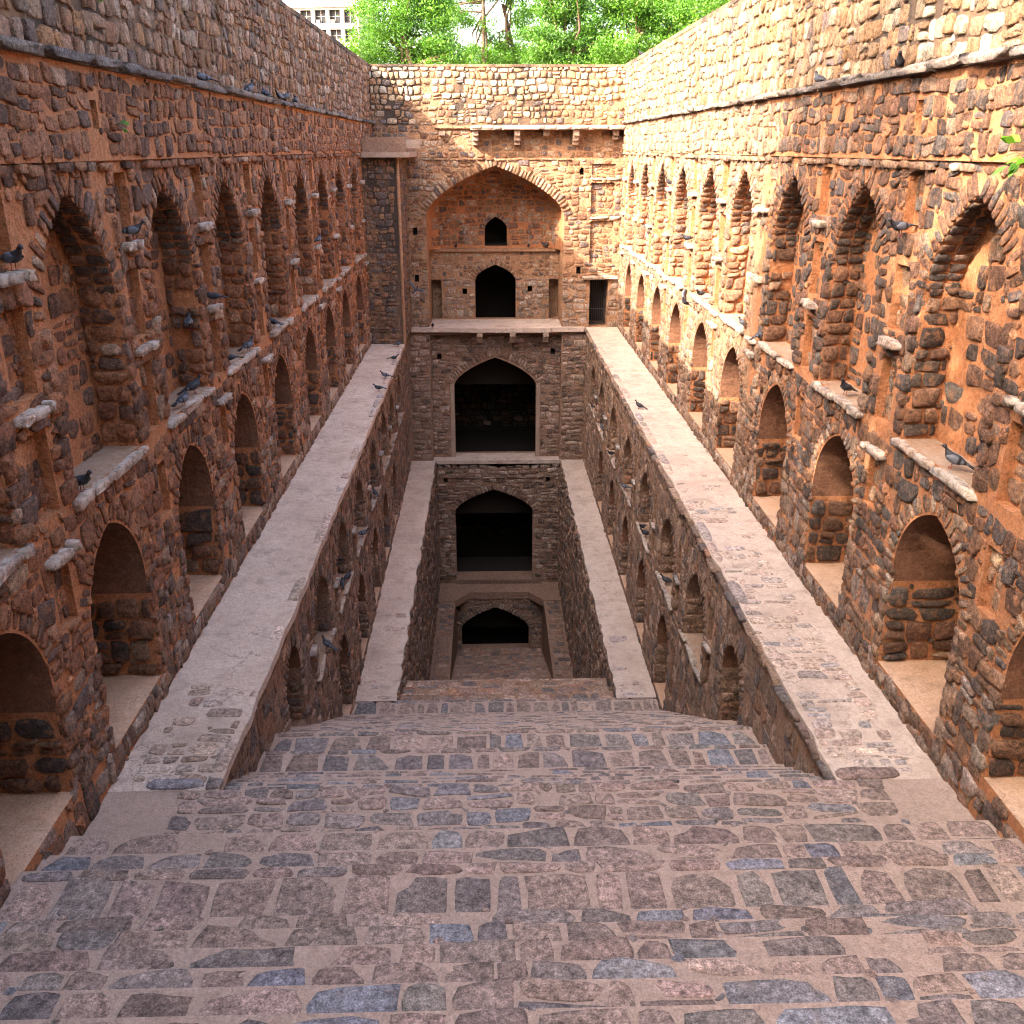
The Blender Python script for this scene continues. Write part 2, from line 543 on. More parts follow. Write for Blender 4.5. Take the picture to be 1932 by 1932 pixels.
PAL = {
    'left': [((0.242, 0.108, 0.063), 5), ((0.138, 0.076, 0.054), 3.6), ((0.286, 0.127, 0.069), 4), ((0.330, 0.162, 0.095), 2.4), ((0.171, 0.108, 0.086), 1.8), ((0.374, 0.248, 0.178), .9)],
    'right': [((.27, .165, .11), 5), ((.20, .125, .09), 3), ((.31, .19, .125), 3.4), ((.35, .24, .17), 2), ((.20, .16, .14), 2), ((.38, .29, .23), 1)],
    'lowpier': [((.25, .17, .13), 4), ((.19, .115, .08), 4), ((.31, .235, .195), 2), ((.13, .09, .075), 2.5), ((.22, .12, .078), 2)],
    'shadestone': [((.17, .09, .06), 4), ((.092, .066, .055), 4.5), ((.20, .105, .066), 3.5), ((.115, .092, .083), 2.5), ((.27, .175, .125), 1.2)],  # dark stones, also used to paint in shade
    'sill': [((.235, .175, .14), 3), ((.20, .14, .11), 2), ((.28, .21, .17), 1.5)],
    'walkstone': [((.40, .29, .235), 4), ((.33, .265, .235), 3), ((.44, .33, .27), 2), ((.30, .26, .25), 1)],
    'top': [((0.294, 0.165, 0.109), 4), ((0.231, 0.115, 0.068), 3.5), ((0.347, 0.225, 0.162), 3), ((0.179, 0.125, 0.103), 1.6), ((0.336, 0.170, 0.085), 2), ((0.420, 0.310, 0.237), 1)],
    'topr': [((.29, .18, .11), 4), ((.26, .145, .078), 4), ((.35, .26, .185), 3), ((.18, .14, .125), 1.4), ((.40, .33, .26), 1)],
    'far': [((.30, .18, .11), 3), ((.25, .13, .075), 3), ((.36, .26, .19), 3), ((.14, .11, .105), 1.6), ((.19, .10, .065), 2)],
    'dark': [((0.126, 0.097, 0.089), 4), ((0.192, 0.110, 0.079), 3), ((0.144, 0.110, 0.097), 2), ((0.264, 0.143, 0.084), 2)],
    'cobble': [((.46, .34, .24), 4), ((.36, .20, .11), 3), ((.56, .48, .40), 2), ((.40, .26, .16), 3), ((.2, .17, .16), .6)],
    'low': [((0.280, 0.181, 0.130), 4), ((0.217, 0.147, 0.117), 4), ((0.350, 0.234, 0.176), 3), ((0.161, 0.127, 0.117), 2), ((0.294, 0.154, 0.098), 1.5)],
    'pale': [((.33, .24, .185), 4), ((.27, .185, .14), 3), ((.38, .30, .25), 2), ((.22, .16, .13), 2)],
    'lowface': [((0.345, 0.242, 0.189), 4), ((0.276, 0.182, 0.135), 3), ((0.414, 0.308, 0.248), 2), ((0.149, 0.105, 0.086), 2), ((0.230, 0.132, 0.092), 2)],
    'flag': [((0.221, 0.159, 0.135), 5), ((0.189, 0.154, 0.140), 4), ((0.248, 0.175, 0.146), 4), ((0.167, 0.138, 0.132), 2), ((0.178, 0.164, 0.166), 1.2), ((0.292, 0.207, 0.172), 1.5), ((0.162, 0.159, 0.177), 1.0)],
    'grey': [((.2, .17, .155), 3), ((.26, .21, .18), 3), ((.15, .13, .125), 2)],
}
def colours(pal, n):
    p = PAL[pal]
    wts = np.array([x[1] for x in p], float)
    idx = RNG.choice(len(p), n, p=wts / wts.sum())
    c = np.array([x[0] for x in p])[idx]
    c = c * RNG.uniform(0.78, 1.25, (n, 1)) * RNG.uniform(0.975, 1.025, (n, 3))
    return c

def smears(pool, fr, u0, u1, v0, v1, ops, col, n0=0.0, density=6.0, h=0.034, size=(0.03, 0.11)):
    """lumps of mortar lapping over the stones"""
    n = int((u1 - u0) * (v1 - v0) * density)
    c = np.array(col)[None] * RNG.uniform(0.75, 1.2, (n, 1))
    pool.add(stones(fr, RNG.uniform(u0, u1, n), RNG.uniform(v0, v1, n), RNG.uniform(*size, n), RNG.uniform(size[0], size[1] * .7, n),
                    h * RNG.uniform(.4, 1.1, n), c, K=8, rot=RNG.uniform(-1.5, 1.5, n), ops=ops, n0=n0, ex=2.2, jit=.14, flat=.6, tilt=.1))

class Pool:
    """all stones of one thing: the largest in view become parts of their own, the rest one part"""
    def __init__(s, parent, mat, name='stone', rest='rubble', limit=300):
        s.parent, s.mat, s.name, s.rest, s.limit, s.items = parent, mat, name, rest, limit, []
    def add(s, res):
        if res is not None:
            s.items.append(res)
    def finish(s):
        score, index = [], []
        for bi, (P, c, K, fl) in enumerate(s.items):
            d = P @ C_F
            x = (P @ C_R) / np.maximum(d, 0.1) * CAM_F
            y = (P @ C_U) / np.maximum(d, 0.1) * CAM_F
            wx = x.max(1) - x.min(1)
            wy = y.max(1) - y.min(1)
            mx, my = x.mean(1), y.mean(1)
            vis = (np.abs(mx) < 0.515) & (np.abs(my) < 0.515) & (d.min(1) > 0.3)
            sc = np.minimum(wx, wy) * np.maximum(wx, wy) * vis
            sc[np.minimum(wx, wy) < 0.0042] *= 0.02
            score.append(sc)
            index += [(bi, i) for i in range(len(P))]
        if not score:
            return
        score = np.concatenate(score)
        order = np.argsort(-score)[:s.limit]
        order = [o for o in order if score[o] > 2.2e-5]
        chosen = set(index[o] for o in order)
        V, C, Q, T, off = [], [], [], [], 0
        for bi, (P, c, K, fl) in enumerate(s.items):
            q, t = TPL[K]
            if fl:
                q, t = q[:, ::-1], t[:, ::-1]
            rest = []
            for i in range(len(P)):
                if (bi, i) in chosen:
                    ctr = P[i].mean(0)
                    me = mesh_np(s.name, P[i] - ctr, q, t, np.repeat(c[i][None], P.shape[1], 0), False, [s.mat])
                    o = bpy.data.objects.new(s.name, me)
                    link(o, s.parent)
                    o.location = ctr
                else:
                    rest.append(i)
            if rest:
                PP, cc = P[rest], c[rest]
                m = PP.shape[1]
                base = (np.arange(len(rest)) * m)[:, None, None] + off
                V.append(PP.reshape(-1, 3))
                C.append(np.repeat(cc, m, 0))
                Q.append((q[None] + base).reshape(-1, 4))
                T.append((t[None] + base).reshape(-1, 3))
                off += len(rest) * m
        if V:
            me = mesh_np(s.rest, np.concatenate(V), np.concatenate(Q), np.concatenate(T), np.concatenate(C), False, [s.mat])
            o = bpy.data.objects.new(s.rest, me)
            link(o, s.parent)
            o['kind'] = 'stuff'

def masonry(pool, fr, u0, u1, v0, v1, ops, pal, rowh, wid, h=0.035, n0=0.0, K=10, expand=0.0, mask=None, chips=0.25, **kw):
    skw = {k: kw.pop(k) for k in list(kw) if k in ('jit', 'ex', 'flat', 'tilt', 'rough', 'bury', 'wave')}
    skw.setdefault('wave', 0.045)
    cu, cv, a, b = coursed(u0, u1, v0, v1, rowh, wid, **kw)
    if mask is not None and len(cu):
        m = mask(cu, cv)
        cu, cv, a, b = cu[m], cv[m], a[m], b[m]
    if len(cu) == 0:
        return
    if chips > 0:
        k = RNG.random(len(cu)) < chips
        n = int(k.sum())
        sx, sy = RNG.choice([-1, 1], n), RNG.choice([-1, 1], n)
        pool.add(stones(fr, cu[k] + sx * (a[k] + .012), cv[k] + sy * (b[k] + .012), RNG.uniform(.02, .05, n), RNG.uniform(.018, .04, n),
                        h * RNG.uniform(.4, .9, n), colours(pal, n), K=8, rot=RNG.uniform(-.7, .7, n), ops=ops, expand=expand, n0=n0, **skw))
    hh = RNG.uniform(0.25, 1.45, len(cu)) * h
    pool.add(stones(fr, cu, cv, a, b, hh, colours(pal, len(cu)), K=K, ops=ops, expand=expand, n0=n0, **skw))

def voussoirs(pool, fr, o, length, thick, pal, h=0.045, n0=0.0, K=8, over=0.02):
    """wedge stones set round the head of an arch"""
    ts = np.linspace(-math.pi / 2, math.pi / 2, 200)
    u = o.uc + o.a * np.sin(ts)
    v = o.top(u)
    seg = np.hypot(np.diff(u), np.diff(v))
    L = np.concatenate([[0], np.cumsum(seg)])
    n = max(6, int(L[-1] / thick))
    cu, cv, a, b, rot = [], [], [], [], []
    for i in range(n):
        s = (i + 0.5 + random.uniform(-0.1, 0.1)) / n * L[-1]
        k = min(max(int(np.searchsorted(L, s)), 2), 197)
        tu, tv = u[k + 1] - u[k - 1], v[k + 1] - v[k - 1]
        l = math.hypot(tu, tv)
        nu, nv = -tv / l, tu / l
        le = length * random.uniform(0.75, 1.15)
        cu.append(u[k] + nu * (le / 2 - over))
        cv.append(v[k] + nv * (le / 2 - over))
        a.append(le / 2)
        b.append(L[-1] / n * 0.43 * random.uniform(0.75, 1.05))
        rot.append(math.atan2(nv, nu))
    n = len(cu)
    pool.add(stones(fr, cu, cv, a, b, RNG.uniform(0.6, 1.5, n) * h, colours(pal, n), K=K, rot=rot, n0=n0, ex=5))

def quoins(pool, fr, o, pal, v0, v1, h=0.05, n0=0.0, both=True, hh=(0.16, 0.3), K=8):
    cu, cv, a, b = [], [], [], []
    for sgn in ((-1, 1) if both else (1,)):
        v = v0
        i = 0
        while v < v1 - 0.06:
            hv = min(random.uniform(*hh), v1 - v)
            le = random.uniform(0.14, 0.22) if i % 2 else random.uniform(0.24, 0.36)
            cu.append(o.uc + sgn * (o.a + le / 2 - 0.015))
            cv.append(v + hv / 2)
            a.append(le / 2 - 0.008)
            b.append(hv / 2 - 0.014)
            v += hv
            i += 1
    n = len(cu)
    if n:
        pool.add(stones(fr, cu, cv, a, b, RNG.uniform(0.6, 1.4, n) * h, colours(pal, n), K=K, n0=n0, ex=6, jit=0.05))

def row(pool, fr, u0, u1, vc, half, wid, h, pal, n0=0.0, gap=0.02, K=8, flat=0.93, jit=0.05, ops=(), drop=0.0, ex=7, tilt=0.03):
    cu, a = [], []
    u = u0
    while u < u1 - 0.05:
        wd = min(random.uniform(*wid), u1 - u)
        if wd > 0.06 and random.random() >= drop:
            cu.append(u + wd / 2)
            a.append(wd / 2 - gap / 2)
        u += wd
    n = len(cu)
    if n:
        pool.add(stones(fr, cu, vc + RNG.uniform(-.012, .012, n), a, half * RNG.uniform(.85, 1.1, n), h * RNG.uniform(.8, 1.2, n),
                        colours(pal, n), K=K, rot=RNG.uniform(-.02, .02, n), n0=n0, flat=flat, jit=jit, ex=ex, ops=ops, tilt=tilt))

# ------------------------------------------------------------------ the main levels
ZL, Z2, Z3 = -7.0, -12.8, -18.8              # upper walkway, lower walkway, pit rim
XL, XR = -4.49, 5.40                         # outer walls
XLi, XRi = -3.40, 4.12                       # walls below the upper walkways
XLj, XRj = -2.36, 3.14                       # walls below the lower walkways
YF = 39.2                                    # face of the well tower
YB = {-1: 35.8, 1: 40.3}                     # where the upper walkways end
ZT = 3.0
fr_left = Frame((XL, 0, 0), (0, 1, 0), (0, 0, 1), (1, 0, 0))
fr_right = Frame((XR, 0, 0), (0, 1, 0), (0, 0, 1), (-1, 0, 0))
BAYS = {-1: [7.35, 10.6, 13.8, 17.0, 20.35, 23.85, 27.0, 30.2, 33.6],
        1: [7.3, 10.65, 13.97, 17.27, 20.63, 23.84, 27.2, 30.4, 33.65, 36.75]}

def arcade_wall(sgn):
    fr = fr_left if sgn < 0 else fr_right
    pal = 'left' if sgn < 0 else 'right'
    yend = 39.25 if sgn < 0 else 40.35
    if sgn < 0:
        t = thing('arcade_wall', 'tall shaded arcaded rubble wall with orange mortar, on the left of the steps', 'wall', (XL, 10, ZL))
    else:
        t = thing('arcade_wall', 'tall arcaded rubble wall on the right, its far half lit by the sun', 'wall', (XR, 10, ZL))
    ops, low, upp, panels = [], [], [], []
    for i, y in enumerate(BAYS[sgn]):
        dz = random.uniform(-0.04, 0.04)
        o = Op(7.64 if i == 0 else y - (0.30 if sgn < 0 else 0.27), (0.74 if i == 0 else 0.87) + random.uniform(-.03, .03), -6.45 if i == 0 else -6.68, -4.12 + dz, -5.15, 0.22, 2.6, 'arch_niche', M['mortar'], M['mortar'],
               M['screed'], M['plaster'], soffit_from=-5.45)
        low.append(o)
        o = Op(y, 0.96 + random.uniform(-.03, .03), -3.56, -0.44 + dz, -1.65, 0.42, 0.46, 'blind_arch', M['mortar'], M['mortar'], M['ledge'])
        upp.append(o)
    cen = BAYS[sgn]
    piers = [cen[0] - 1.65] + [(a + b) / 2 for a, b in zip(cen[:-1], cen[1:])] + [cen[-1] + 1.62]
    piers = [p for p in piers if p < (35.4 if sgn < 0 else 39.5)]
    for p in piers:
        wv = 0.25 + random.uniform(-.03, .03)
        panels.append(Op(p, wv, -1.02, -0.28, None, depth=0.13, name='panel_recess'))
        panels.append(Op(p, wv, -2.28, -1.42, None, depth=0.13, name='panel_recess'))
        panels.append(Op(p, wv, -3.52, -2.62, None, depth=0.13, name='panel_recess'))
        panels.append(Op(p, 0.2, -4.75, -4.0, None, depth=0.10, name='panel_recess'))
    # sockets left by scaffolding
    holes = [Op(y, 0.09, z, z + 0.3, None, depth=0.35, name='socket_hole', back=M['dark'])
             for y, z in ((11.6, 0.2), (24.0, 0.25))] if sgn < 0 else [Op(12.4, 0.1, 0.2, 0.55, None, depth=0.35, name='socket_hole', back=M['dark'])]
    wall = MB()
    ys = 18.95 if sgn > 0 else yend
    cut_wall(wall, fr, -11, ys, -7.4, -0.14, [o for o in low + upp + panels if o.uc < ys], M['mortar'])
    if sgn > 0:
        cut_wall(wall, fr, ys, yend, -7.4, -0.14, [o for o in low + upp + panels if o.uc > ys], M['mortar_far'])  # sandier mortar, partly painting in the sunlit far half
    n_up = 0.06
    P = [(-11, -0.14), (yend, -0.14)]
    pts = fr.w(np.array([(-11, -0.14, 0), (yend, -0.14, 0), (yend, -0.14, n_up), (-11, -0.14, n_up)]))
    wall.face(pts, M['mortar'])
    cut_wall(wall, fr, -11, ys, -0.14, 0.84, holes, M['mortar'], n=n_up)
    if sgn > 0:
        cut_wall(wall, fr, ys, yend, -0.14, 0.84, [], M['mortar_far'], n=n_up)
    for h in holes:
        niche(wall, fr, h, n_up, M['mortar'])
    # cornice bed, parapet, top
    wall.box((-11, 0.84, -0.6), (yend, 0.90, 0.10), M['mortar_top'], fr)
    wall.quad(fr, [(-11, 0.9), (yend, 0.9), (yend, ZT), (-11, ZT)], 0.02, M['mortar_top'])
    wall.quad(fr, [(-11, 0.9), (-11, ZT), (yend, ZT), (yend, 0.9)], -0.75, M['mortar_top'])
    ysplit = np.arange(-11, yend + 1, 0.9)
    zt = ZT + RNG.normal(0, 0.025, len(ysplit))
    for i in range(len(ysplit) - 1):
        a, b = ysplit[i], min(ysplit[i + 1], yend)
        pts = fr.w(np.array([(a, zt[i] - .02, .035), (b, zt[i + 1] - .02, .035), (b, zt[i + 1] + .05, -.35), (a, zt[i] + .05, -.35)]))
        wall.face(pts[::-1] if fr.flip else pts, M['mortar_top'])
        pts = fr.w(np.array([(a, zt[i] + .05, -.35), (b, zt[i + 1] + .05, -.35), (b, zt[i + 1] - .06, -.78), (a, zt[i] - .06, -.78)]))
        wall.face(pts[::-1] if fr.flip else pts, M['mortar_top'])
        pts = fr.w(np.array([(a, zt[i] - .12, .035), (b, zt[i + 1] - .12, .035), (b, zt[i + 1] - .02, .035), (a, zt[i] - .02, .035)]))
        wall.face(pts[::-1] if fr.flip else pts, M['mortar_top'])
        pts = fr.w(np.array([(a, zt[i] - .12, .0), (b, zt[i + 1] - .12, .0), (b, zt[i + 1] - .12, .035), (a, zt[i] - .12, .035)]))
        wall.face(pts[::-1] if fr.flip else pts, M['mortar_top'])
    wall.build('wall_core', t)
    st = Pool(t, M['stone'])
    top = Pool(t, M['stone_top'], 'parapet_stone', 'parapet_rubble')
    vs_ = Pool(t, M['stone'], 'voussoir', 'voussoirs')
    sl = Pool(t, M['sill'], 'sill_stone', 'sill_rubble')
    sh = Pool(t, M['sill'], 'shelf_stone', 'shelf_rubble')
    co = Pool(t, M['stone_top'], 'cornice_stone', 'cornice_rubble')
    allops = low + upp + panels
    for (a, b, K) in ((4.0, 18.2, 12), (18.2, 26.0, 10), (26.0, yend, 8)):
        pal = 'left' if sgn < 0 else ('shadestone' if b < 19 else 'right')  # right wall darker near, paler far: part stone colour, part painted light
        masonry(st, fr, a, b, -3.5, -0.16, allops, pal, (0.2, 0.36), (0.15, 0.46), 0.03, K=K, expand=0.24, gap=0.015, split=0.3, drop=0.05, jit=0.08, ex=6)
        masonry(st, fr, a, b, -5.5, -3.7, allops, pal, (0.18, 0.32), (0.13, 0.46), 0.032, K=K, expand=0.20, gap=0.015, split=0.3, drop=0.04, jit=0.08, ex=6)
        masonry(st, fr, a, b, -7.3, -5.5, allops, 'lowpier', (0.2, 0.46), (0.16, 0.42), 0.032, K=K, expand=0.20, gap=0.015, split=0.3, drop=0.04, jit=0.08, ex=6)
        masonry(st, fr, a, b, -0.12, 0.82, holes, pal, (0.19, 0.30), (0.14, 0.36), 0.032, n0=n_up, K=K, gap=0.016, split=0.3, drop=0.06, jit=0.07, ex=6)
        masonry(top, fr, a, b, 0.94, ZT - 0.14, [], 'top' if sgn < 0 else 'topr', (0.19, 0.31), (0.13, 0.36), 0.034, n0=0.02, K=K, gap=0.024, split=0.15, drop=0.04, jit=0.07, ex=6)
    sm = Pool(t, M['stone'], 'mortar_lump', 'mortar_lumps', 0)
    mc = (.41, .19, .105)
    smears(sm, fr, 5, 22, -7.0, -0.2, allops, mc)
    smears(sm, fr, 22, yend, -7.0, -0.2, allops, mc, density=5)
    smears(sm, fr, 6, 24, -0.1, 0.8, holes, mc, n0=n_up)
    smears(sm, fr, 7, yend, 0.95, 2.85, [], (.2, .13, .095), n0=0.02, density=4)
    sm.finish()
    pal = 'left' if sgn < 0 else 'right'
    row(co, fr, 2, yend, 0.90, 0.055, (0.5, 1.3), 0.19, 'grey', gap=0.012, flat=0.97, tilt=0.01)
    row(st, fr, 4, yend, -0.20, 0.05, (0.2, 0.5), 0.075, pal, gap=0.02, drop=0.25)
    row(st, fr, 8.8, yend, -6.82, 0.12, (0.22, 0.7), 0.022, 'pale', gap=0.02, ex=6, jit=0.06)
    for i, o in enumerate(upp):
        nm = MB()
        niche(nm, fr, o, 0, M['mortar'])
        no = nm.build('blind_arch', t)
        K = 10 if o.uc < 22 else 8
        p = Pool(no, M['stone'], 'stone', 'rubble', 40)
        pal = 'left' if sgn < 0 else ('shadestone' if o.uc < 19 else 'right')
        d = o.depth
        inner = Op(o.uc, 99, -99, 99)
        class Outside:
            def __init__(s, q): s.q = q
            def inside(s, u, v, e=0): return ~s.q.inside(u, v)
        masonry(p, fr.off(-d), o.uc - o.a, o.uc + o.a, o.vb, o.va, [Outside(o)], pal, (0.22, 0.36), (0.2, 0.46), 0.024, K=K, gap=0.04, split=0.25, drop=0.30, jit=0.07, ex=6)
        # reveal facing the steps
        rf = Frame(fr.w(np.array((o.uc + o.a, 0, 0))), -fr.n, (0, 0, 1), (0, -1, 0))
        masonry(p, rf, 0.02, d - 0.01, o.vb, o.vs + 0.1, [], pal, (0.16, 0.3), (0.28, 0.5), 0.045, K=K, gap=0.024, split=0.1, drop=0.03, wob=0.01)
        ns = 11
        for q in range(ns):
            t0, t1 = math.sin((q / ns) * math.pi / 2), math.sin(((q + 1) / ns) * math.pi / 2)
            u0_, u1_ = o.uc + o.a * t0, o.uc + o.a * t1
            v0_, v1_ = float(o.top(u0_)), float(o.top(u1_))
            ln = math.hypot(u1_ - u0_, v1_ - v0_)
            tu, tv = (u1_ - u0_) / ln, (v1_ - v0_) / ln
            T3 = fr.u * tu + fr.v * tv
            N3 = fr.u * tv - fr.v * tu
            sf = Frame(fr.w(np.array((u0_, v0_, 0))), -fr.n, T3, N3 if np.dot(N3, fr.u) < 0 or np.dot(N3, fr.v) < 0 else -N3)
            p.add(stones(sf, [d * 0.25, d * 0.73], [ln / 2] * 2, [d * 0.24, d * 0.22], [ln * 0.44] * 2, 0.022 * RNG.uniform(.6, 1.5, 2), colours('shadestone', 2), K=8))  # dark colours paint the shade under the arch head
        p.finish()
        voussoirs(vs_, fr, o, 0.29, 0.12, pal, 0.024, K=8, over=0.01)
        quoins(st, fr, o, pal, o.vb + 0.02, o.vs, 0.05)
        # stained sill slabs with their top showing
        row(sl, fr, o.uc - o.a - 0.12, o.uc + o.a + 0.12, o.vb - 0.055, 0.058, (0.4, 1.1), 0.085, 'sill', K=12, gap=0.008, jit=0.07, ex=9, flat=0.96)
    for i, o in enumerate(low):
        nm = MB()
        niche(nm, fr, o, 0, M['mortar'])
        no = nm.build('arch_niche', t)
        K = 10 if o.uc < 22 else 8
        p = Pool(no, M['stone'], 'stone', 'rubble', 40)
        rf = Frame(fr.w(np.array((o.uc + o.a, 0, 0))), -fr.n, (0, 0, 1), (0, -1, 0))
        masonry(p, rf, 0.015, o.depth - 0.02, o.vb + 0.01, -5.5, [], 'shadestone', (0.2, 0.34), (0.24, 0.5), 0.05, K=K, gap=0.03, split=0.2, drop=0.0, wob=0.012, ex=6)  # dark palette paints the niche's inner shade onto the reveal stones
        masonry(p, fr.off(-o.depth), o.uc - o.a, o.uc + o.a, o.vb, -5.5, [], pal, (0.2, 0.34), (0.2, 0.46), 0.04, K=8, gap=0.024, split=0.25)
        p.finish()
        voussoirs(vs_, fr, o, 0.25, 0.11, pal, 0.02, K=8, over=-0.025)
        quoins(st, fr, o, pal, o.vb + 0.02, o.vs, 0.03)
    for p in panels:
        nm = MB()
        niche(nm, fr, p, 0, M['mortar'])
        no = nm.build('panel_recess', t)
        q = Pool(no, M['stone'], 'stone', 'rubble', 12)
        masonry(q, fr.off(-p.depth), p.uc - p.a, p.uc + p.a, p.vb, p.va, [], pal, (0.2, 0.34), (0.16, 0.4), 0.03, K=8, gap=0.03, split=0.1, drop=0.12, jit=0.07)
        q.finish()
    for p in piers:
        for z, hh in ((-1.14, 0.2), (-2.42, 0.18), (-3.66, 0.12), (-3.93, 0.16)):
            if random.random() < (0.85 if z > -3 else 0.45):
                row(sh, fr, p - 0.32 + random.uniform(-.05, .05), p + 0.3, z, 0.055, (0.3, 0.62), hh * 0.7, 'sill', K=12, gap=0.012, jit=0.07, ex=8, flat=0.96)
    for q in (st, top, vs_, sl, sh, co):
        q.finish()
    return t

def inner_wall(sgn):
    """wall under the upper walkway with two rows of niches"""
    x = XLi if sgn < 0 else XRi
    fr = Frame((x, 0, 0), (0, 1, 0), (0, 0, 1), (-sgn, 0, 0))
    t = thing('inner_wall', 'niched stone wall dropping from the left walkway to the lower level' if sgn < 0
              else 'niched stone wall dropping from the right walkway to the lower level', 'wall', (x, 9, Z2))
    if sgn < 0:
        up, lo = [17.1, 20.0, 23.0, 26.2, 29.3, 31.9, 34.8], [19.2, 22.5, 25.7, 28.8, 31.8]
        short, zb = 14.15, -9.62
    else:
        up, lo = [16.95, 20.0, 23.3, 26.5, 30.0, 33.3, 36.1], [19.97, 23.2, 26.4, 29.7, 33.0]
        short, zb = 13.97, -9.7
    ops, upp, low, pans = [], [], [], []
    for y in up:
        upp.append(Op(y - 0.2, 0.88, zb, -7.92, -8.85, 0.36, 0.5, 'blind_arch', sill=M['ledge']))
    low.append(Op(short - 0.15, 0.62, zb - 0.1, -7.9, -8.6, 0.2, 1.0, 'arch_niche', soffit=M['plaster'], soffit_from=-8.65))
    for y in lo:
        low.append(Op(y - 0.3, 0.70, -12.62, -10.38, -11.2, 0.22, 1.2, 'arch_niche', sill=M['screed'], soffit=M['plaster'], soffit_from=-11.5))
    mids = [(a + b) / 2 for a, b in zip([short] + up[:-1], up)]
    for p in mids:
        pans.append(Op(p, 0.17, -8.75, -8.0, None, depth=0.12, name='panel_recess'))
        pans.append(Op(p, 0.17, zb + 0.02, -8.95, None, depth=0.12, name='panel_recess'))
        if p > 17 and all(abs(p - o.uc) > 0.75 for o in low):
            pans.append(Op(p, 0.16, -11.9, -10.5, None, depth=0.12, name='panel_recess'))
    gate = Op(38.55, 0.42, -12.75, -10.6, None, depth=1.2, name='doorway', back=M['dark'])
    allo = upp + low + pans + [gate]
    wall = MB()
    cut_wall(wall, fr, 8.0, YF + 1.0, -13.4, -7.02, allo, M['mortar_low'])
    niche(wall, fr, gate, 0, M['mortar_low'])
    wall.build('wall_core', t)
    st = Pool(t, M['stone_low'])
    sl = Pool(t, M['sill'], 'sill_stone', 'sill_rubble')
    vs_ = Pool(t, M['stone_low'], 'voussoir', 'voussoirs', 200)
    for (a, b, K) in ((8.6, 17, 12), (17, 25, 10), (25, YF, 8)):
        masonry(st, fr, a, b, -13.2, zb - 0.15, allo, 'low', (0.26, 0.5), (0.16, 0.5), 0.016, K=K, expand=0.25, gap=0.03, split=0.2, drop=0.02, jit=0.07, ex=6)
        masonry(st, fr, a, b, zb, -7.14, allo, 'low', (0.26, 0.5), (0.14, 0.42), 0.016, K=K, expand=0.25, gap=0.03, split=0.2, drop=0.02, jit=0.07, ex=6)
    sm = Pool(t, M['stone_low'], 'mortar_lump', 'mortar_lumps', 0)
    smears(sm, fr, 9, YF, -13, -7.2, allo, (.22, .14, .10), density=5, h=0.02)
    sm.finish()
    row(st, fr, 8.9, YF, -7.08, 0.05, (0.25, 0.7), 0.12, 'low', gap=0.012, flat=0.95)
    for o in upp + low:
        nm = MB()
        niche(nm, fr, o, 0, M['mortar_low'])
        no = nm.build(o.name, t)
        p = Pool(no, M['stone_low'], 'stone', 'rubble', 30)
        rf = Frame(fr.w(np.array((o.uc + o.a, 0, 0))), -fr.n, (0, 0, 1), (0, -1, 0))
        top = o.vs if o in upp else o.soffit_from - 0.03
        masonry(p, rf, 0.01, o.depth - 0.01, o.vb, top, [], 'low', (0.18, 0.32), (0.28, 0.5), 0.035, K=8, gap=0.03, split=0.1, drop=0.0, wob=0.01)
        if o in upp:
            masonry(p, fr.off(-o.depth), o.uc - o.a, o.uc + o.a, o.vb, o.vs, [], 'low', (0.2, 0.34), (0.2, 0.4), 0.03, K=8, gap=0.04)
        p.finish()
        voussoirs(vs_, fr, o, 0.24, 0.1, 'low', 0.02, K=8, over=0.0)
        quoins(st, fr, o, 'low', o.vb, o.vs, 0.03)
        if o in upp:
            row(sl, fr, o.uc - o.a - 0.2, o.uc + o.a + 0.2, o.vb - 0.05, 0.05, (0.5, 1.2), 0.07, 'sill', K=8, gap=0.012, jit=0.05, ex=9, flat=.96)
    for p in pans:
        nm = MB()
        niche(nm, fr, p, 0, M['mortar_low'])
        nm.build('panel_recess', t)
    for p in mids:
        row(sl, fr, p - 0.22, p + 0.22, -8.85, 0.05, (0.3, 0.5), 0.09, 'grey', K=8, gap=0.01, jit=0.07, ex=6)
    for q in (st, sl, vs_):
        q.finish()

def pit_wall(sgn):
    x = XLj if sgn < 0 else XRj
    fr = Frame((x, 0, 0), (0, 1, 0), (0, 0, 1), (-sgn, 0, 0))
    t = thing('retaining_wall', 'plain lowest stone wall beneath the lower left walkway' if sgn < 0
              else 'plain lowest stone wall beneath the lower right walkway', 'wall', (x, 20, Z3))
    door = Op(31.4, 0.3, -18.75, -15.4, None, depth=0.6, name='doorway', back=M['dark'])
    wall = MB()
    cut_wall(wall, fr, 19.0, YF + 0.4, -22.3, Z2 - 0.02, [door], M['mortar_low'])
    niche(wall, fr, door, 0, M['mortar_low'])
    wall.build('wall_core', t)
    st = Pool(t, M['stone_low'])
    masonry(st, fr, 19.3, 27, -18.9, Z2 - 0.06, [door], 'low', (0.24, 0.4), (0.16, 0.4), 0.035, K=8, gap=0.03, jit=0.07, ex=6, drop=0.03)
    masonry(st, fr, 27, YF, -19.0, Z2 - 0.06, [door], 'low', (0.26, 0.42), (0.2, 0.5), 0.035, K=8, gap=0.03, jit=0.07, ex=6, drop=0.03)
    st.finish()

